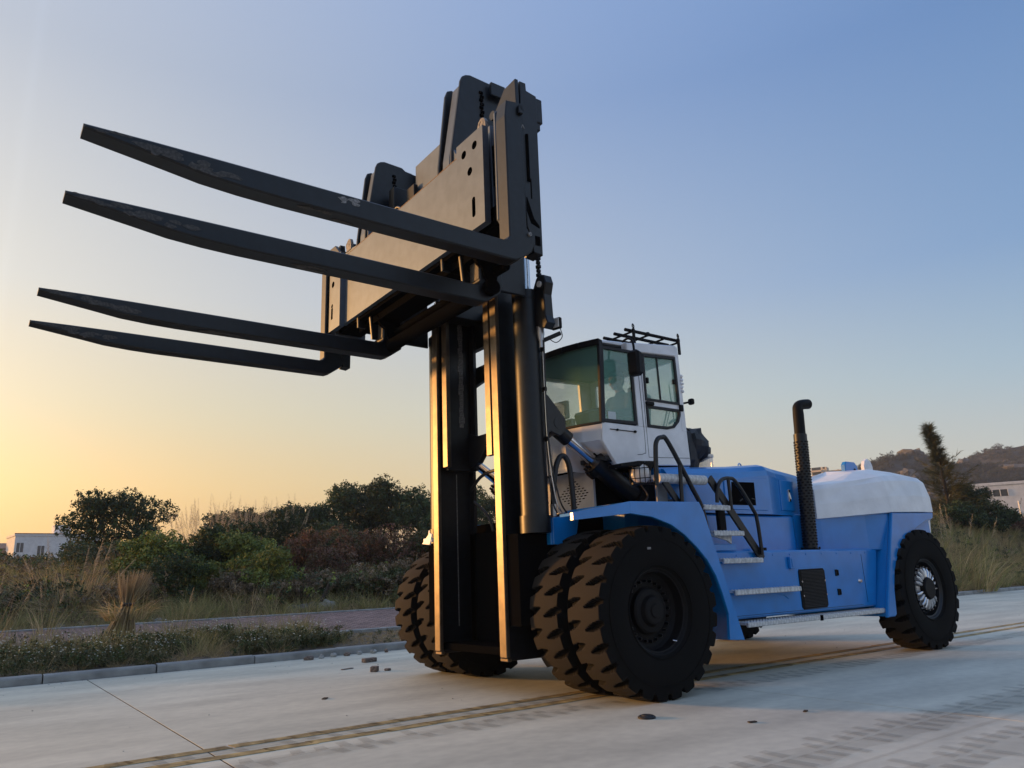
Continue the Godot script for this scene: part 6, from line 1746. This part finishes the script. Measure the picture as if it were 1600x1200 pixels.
func make_buildings() -> void:
	# pale block at the far left
	var p := at(5.1, 190.0); p.y = 0
	var t := house("pale_building", "pale grey flat-roofed block behind the bushes at the far left", p, 0.10, 16.0, 10.0, 13.6, M.wall_white, [[-3.2, 10.6], [2.2, 10.6], [-3.2, 6.8], [2.2, 6.8], [-7.0, 11.2], [-7.0, 8.0]], 1.3, 1.9)
	var g := Geo.new(); g.span(V(-0.5, 13.6, -6), V(2.6, 16.2, -3), 0.05); part(g, "stair_tower", M.wall_white, t)
	g = Geo.new(); g.span(V(-8.2, 13.98, -0.1), V(8.2, 14.15, 0.22), 0.02); part(g, "cornice", M.roof_edge, t)
	p = at(2.2, 205.0); p.y = 0
	t = house("pink_building", "pinkish block with balconies cut off by the left edge", p, 0.05, 12.0, 10.0, 12.6, M.wall_pink, [[-2, 8.0], [2, 8.0], [-2, 11.0], [2, 11.0]], 1.8, 1.6)
	for k in 3:
		g = Geo.new(); g.span(V(-6, 5.6 + k * 3.1, 0), V(6, 6.4 + k * 3.1, 1.2), 0.04); part(g, "balcony", M.wall_pink, t)
	# white factory on the right
	p = at(68.9, 150.0); p.y = 0
	t = house("white_factory", "white flat-roofed factory building with dark window bands below the rocky hill", p, -1.0, 8.5, 16.0, 13.2, M.wall_white, [], 1, 1)
	for q in [[-0.6, 11.9, 3.4, 1.1], [0.6, 8.3, 2.4, 1.1], [-2.6, 5.2, 1.5, 1.0]]:
		g = Geo.new(); g.span(V(q[0] - q[2] / 2, q[1] - q[3] / 2, -0.02), V(q[0] + q[2] / 2, q[1] + q[3] / 2, 0.06), 0.02)
		var f := part(g, "window", M.pane, t)
		for k in 4:
			g = Geo.new(); g.span(V(q[0] - q[2] / 2 + q[2] * k / 3.0 - 0.06, q[1] - q[3] / 2, 0.04), V(q[0] - q[2] / 2 + q[2] * k / 3.0 + 0.06, q[1] + q[3] / 2, 0.1), 0.01); part(g, "mullion", M.wall_white, f)
	p = at(70.4, 152.0); p.y = 0
	t = house("low_factory_wing", "lower white factory wing at the right edge of the picture", p, -1.0, 9.0, 14.0, 9.6, M.wall_white, [[2.5, 4.0]], 1.2, 1.2)
	g = Geo.new(); g.span(V(-4.5, 10.0, -10), V(-2.5, 11.2, -8), 0.05); part(g, "roof_box", M.wall_white, t)
	p = at(66.6, 230.0); p.y = 0
	t = house("stone_tower", "small block with a bright roof box peeping out beside the feathery tree", p, -1.0, 5.5, 6.0, 17.0, M.wall_cream, [[0, 15.4]], 1.4, 1.4)
	g = Geo.new(); g.span(V(-2.0, 17.2, -3.0), V(0.8, 19.2, -0.8), 0.05); part(g, "roof_box", M.wall_white, t)
	t = thing("utility_pole", "thin pale pole with a wire at the right edge by the factory", "pole", at(69.75, 120.0))
	g = Geo.new(); g.tube([V(0, -2, 0), V(0.1, 5.4, 0)], [0.16, 0.11], 10); part(g, "shaft", M.wall_white, t)
	g = Geo.new(); g.tube(curve([V(0.1, 5.2, 0), V(-6.0, 4.6, 2.4), V(-12.0, 4.9, 4.8)]), 0.025, 5); part(g, "wire", M.seal, t)
	# apartments on the hillside
	p = at(58.6, 330.0); p.y = 31.0
	t = thing("hillside_apartments", "sunlit block of flats with balcony bands on the hill above the hood", "building", p, -1.2)
	t.scale = V(0.5, 0.62, 0.5)
	g = Geo.new(); g.span(V(-9, -12, -9), V(3.0, 15.0, 0), 0.1); part(g, "wall", M.wall_cream, t)
	g = Geo.new(); g.span(V(3.4, -12, -9), V(20, 12.5, -1.5), 0.1); part(g, "wall", M.wall_cream, t)
	for k in 4:
		g = Geo.new(); g.span(V(-9.3, 2.4 + k * 3.2, 0), V(-1.0, 3.6 + k * 3.2, 1.3), 0.05); part(g, "balcony", M.wall_cream, t)
		g = Geo.new(); g.span(V(-8.6, 4.0 + k * 3.2 - 0.4, -0.02), V(-1.6, 5.5 + k * 3.2, 0.06), 0.05); part(g, "window", M.pane, t)
		if k < 3:
			g = Geo.new(); g.span(V(3.4, 2.6 + k * 3.2, -1.5), V(20.2, 3.7 + k * 3.2, -0.3), 0.05); part(g, "balcony", M.wall_cream, t)
			g = Geo.new(); g.span(V(4.0, 3.9 + k * 3.2, -1.52), V(19.6, 5.5 + k * 3.2, -1.44), 0.05); part(g, "window", M.pane, t)
		g = Geo.new(); g.span(V(0.0, 4.2 + k * 3.2, -0.02), V(1.6, 5.4 + k * 3.2, 0.06), 0.03); part(g, "window", M.pane, t)

func hill(called: String, humps: Array, cx: float, cz: float, rad: float, trees: int, pal: Array, salt: int) -> void:
	var f := FastNoiseLite.new(); f.seed = salt; f.frequency = 0.012; f.fractal_octaves = 5
	var hh := func(x: float, z: float) -> float:
		var y := -4.0
		for b in humps:
			var d := Vector2((x - b[0]) / b[3], (z - b[1]) / b[4]).length_squared()
			y = maxf(y, b[2] * exp(-d)) if y < 0 else y + (b[2] - y) * exp(-d) * (1.0 if b[2] > y else 0.0)
		return y * (1.0 + f.get_noise_2d(x, z) * 0.16) + f.get_noise_2d(x * 3.0, z * 3.0) * 3.0
	var n := 110
	var g := Geo.new()
	var grid := []
	for j in n + 1:
		var row := PackedVector3Array()
		for i in n + 1:
			var x := cx + (i * 2.0 / n - 1.0) * rad; var z := cz + (j * 2.0 / n - 1.0) * rad
			row.append(V(x, hh.call(x, z), z))
		grid.append(row)
	for j in n:
		for i in n:
			g.tri(grid[j][i], grid[j][i + 1], grid[j + 1][i + 1]); g.tri(grid[j][i], grid[j + 1][i + 1], grid[j + 1][i])
	var o := part(g, called, M.hill_soil, self)
	structure(o)
	var cl := []
	for k in 3: cl.append(foliage([[V(0, 1.4, 0), V(2.2, 1.7, 2.2)], [V(1.2, 1.0, 0.6), V(1.6, 1.2, 1.6)]], 210, 0.34, pal).mesh(M.leafy))
	for k in 3:
		var sp := []
		while sp.size() < trees / 3:
			var x := cx + rng.randf_range(-rad, rad); var z := cz + rng.randf_range(-rad, rad)
			var y: float = hh.call(x, z)
			if y < 4.0 or f.get_noise_2d(x * 2.0 + 300.0, z * 2.0) > 0.24: continue
			sp.append(V(x, y - 0.5, z))
		scatter("hill_trees", cl[k], sp, o, 0.45, 1.15)
	var rg := []
	for k in 2:
		var r := Geo.new(); r.ball(Vector3.ZERO, V(3.0, 2.0, 2.6), 10, 0.25, k + 2); rg.append(r.mesh(M.hill_rock))
	for k in 2:
		var sp := []
		var tries := 0
		while sp.size() < 150 and tries < 20000:
			tries += 1
			var x := cx + rng.randf_range(-rad, rad); var z := cz + rng.randf_range(-rad, rad)
			var y: float = hh.call(x, z)
			if y < 14.0 or f.get_noise_2d(x * 2.0 + 300.0, z * 2.0) < 0.2: continue
			sp.append(V(x, y, z))
		if sp.size(): scatter("hill_rocks", rg[k], sp, o, 0.5, 1.6, 0.5)

func make_hills() -> void:
	var a := at(62.0, 400.0); var b := at(70.2, 520.0); var c := at(57.5, 360.0); var d := at(79.0, 560.0)
	hill("wooded_hill", [[a.x + 8.0, a.z, 47.0, 84.0, 110.0], [c.x + 10.0, c.z - 30.0, 20.0, 70.0, 70.0], [a.x - 20.0, a.z - 150.0, 40.0, 100.0, 120.0]], a.x, a.z - 30.0, 270.0, 11000, [Color(0.026, 0.034, 0.02), Color(0.034, 0.037, 0.024), Color(0.02, 0.027, 0.017), Color(0.045, 0.043, 0.032)], 31)
	hill("rocky_hill", [[b.x, b.z, 62.0, 95.0, 110.0], [d.x, d.z, 50.0, 120.0, 140.0], [b.x - 130.0, b.z - 90.0, 36.0, 110.0, 110.0]], b.x, b.z, 330.0, 13000, [Color(0.025, 0.032, 0.02), Color(0.035, 0.037, 0.026), Color(0.02, 0.027, 0.018), Color(0.05, 0.047, 0.036)], 47)

func make_small() -> void:
	# rubble at the kerb and bricks on the road
	for s in [[-0.20, -4.05, 0.22, 0.06, 0.11, 0.15, "whole dusty brick lying on the road near the kerb"], [-0.72, -2.78, 0.12, 0.07, 0.1, 0.9, "broken half brick on the road nearest the camera"], [-0.85, -3.4, 0.2, 0.012, 0.05, 0.3, "thin flat sliver of broken brick on the road"], [-0.55, -2.72, 0.08, 0.03, 0.06, 2.1, "tiny brick chip beside the broken half brick"]]:
		var g := Geo.new(); g.box(V(0, s[3] / 2, 0), V(s[2], s[3], s[4]), 0.008)
		var o := part(g, "brick", M.old_brick); o.position = V(s[0], 0.0, s[1]); o.rotation.y = s[5]
		tag(o, s[6], "brick", "loose bricks on the road")
	for k in 7:
		var g := Geo.new(); g.ball(Vector3.ZERO, V(0.03 + rng.randf() * 0.07, 0.02 + rng.randf() * 0.03, 0.03 + rng.randf() * 0.04), 8, 0.22, k)
		var o := part(g, "rubble", M.kerb if k % 3 else M.old_brick); o.position = V(-0.75 + k * 0.24 + rng.randf() * 0.1, 0.025, -5.40 + rng.randf() * 0.12)
		tag(o, "lump of broken concrete rubble at the foot of the kerb", "rubble", "rubble along the kerb foot")
	var rk := [[1.85, -12.6, 0.40, 0.17, 0.22, "dark grey rock left of the pale one beyond the path"], [2.55, -12.5, 0.27, 0.23, 0.22, "pale rounded rock beyond the brick path"], [2.25, -12.75, 0.2, 0.2, 0.2, "small dark rock between two larger rocks"]]
	for s in rk:
		var g := Geo.new(); g.ball(Vector3.ZERO, V(s[2], s[3], s[4]), 14, 0.16, int(s[2] * 100))
		var o := part(g, "rock", M.rock if s[2] != 0.27 else M.kerb); o.position = V(s[0], land(s[0], s[1]) + s[3] * 0.4, s[1])
		tag(o, s[5], "rock", "rocks beyond the path")
	var g := Geo.new()
	g.beam(V(2.35, land(2.35, -12.4) + 0.3, -12.4), V(2.65, land(2.65, -12.4) + 0.78, -12.55), 0.05, 0.09); tag(part(g, "broken_post", M.bark), "short grey broken post leaning between the rocks", "post")
	for s in [[-1.6, -12.4, "small pale stone on the far path edge nearest the reed clump"], [-0.9, -12.9, "small pale stone behind the brick path below the yellow-green bush"], [-3.6, -12.3, "leftmost small stone on the far path edge, behind the tied sheaf"], [-3.2, -12.5, "small stone just right of the leftmost stone behind the sheaf"]]:
		g = Geo.new(); g.ball(Vector3.ZERO, V(0.12, 0.07, 0.1), 8, 0.25, int(s[0] * 10)); var o := part(g, "stone", M.kerb); o.position = V(s[0], land(s[0], s[1]) + 0.04, s[1])
		tag(o, s[2], "stone", "stones beyond the path")
	g = Geo.new()
	g.lathe([Vector2(0.075, 0.0), Vector2(0.075, 0.012), Vector2(0.06, 0.022), Vector2(0.045, 0.02), Vector2(0.04, 0.028), Vector2(0.0, 0.028)], Vector3.ZERO, Vector3.UP, 28)
	var cp := part(g, "round_cap", M.seal); cp.position = V(-0.73, 0.0, 2.42); tag(cp, "small round black cap lying on the road before the front tyre", "cap")
	for s in [[0.35, 3.2, 0.03, "tiny dark scrap on the road farthest right of the black cap"], [-0.32, 3.17, 0.035, "dark scrap of bark on the road just right of the black cap"], [-2.2, -0.9, 0.05, "flat dark scrap on the road between kerb and yellow lines"]]:
		g = Geo.new(); g.box(V(0, 0.004, 0), V(s[2] * 2, 0.008, s[2]), 0.002, Basis(Vector3.UP, s[0])); var o := part(g, "twig_scrap", M.bark); o.position = V(s[0], 0.003, s[1])
		tag(o, s[3], "scrap", "scraps on the road")

func _ready() -> void:
	rng.seed = 20240611
	setup()
	materials()
	make_ground()
	make_hills()
	make_buildings()
	make_truck()
	make_plants()
	make_small()
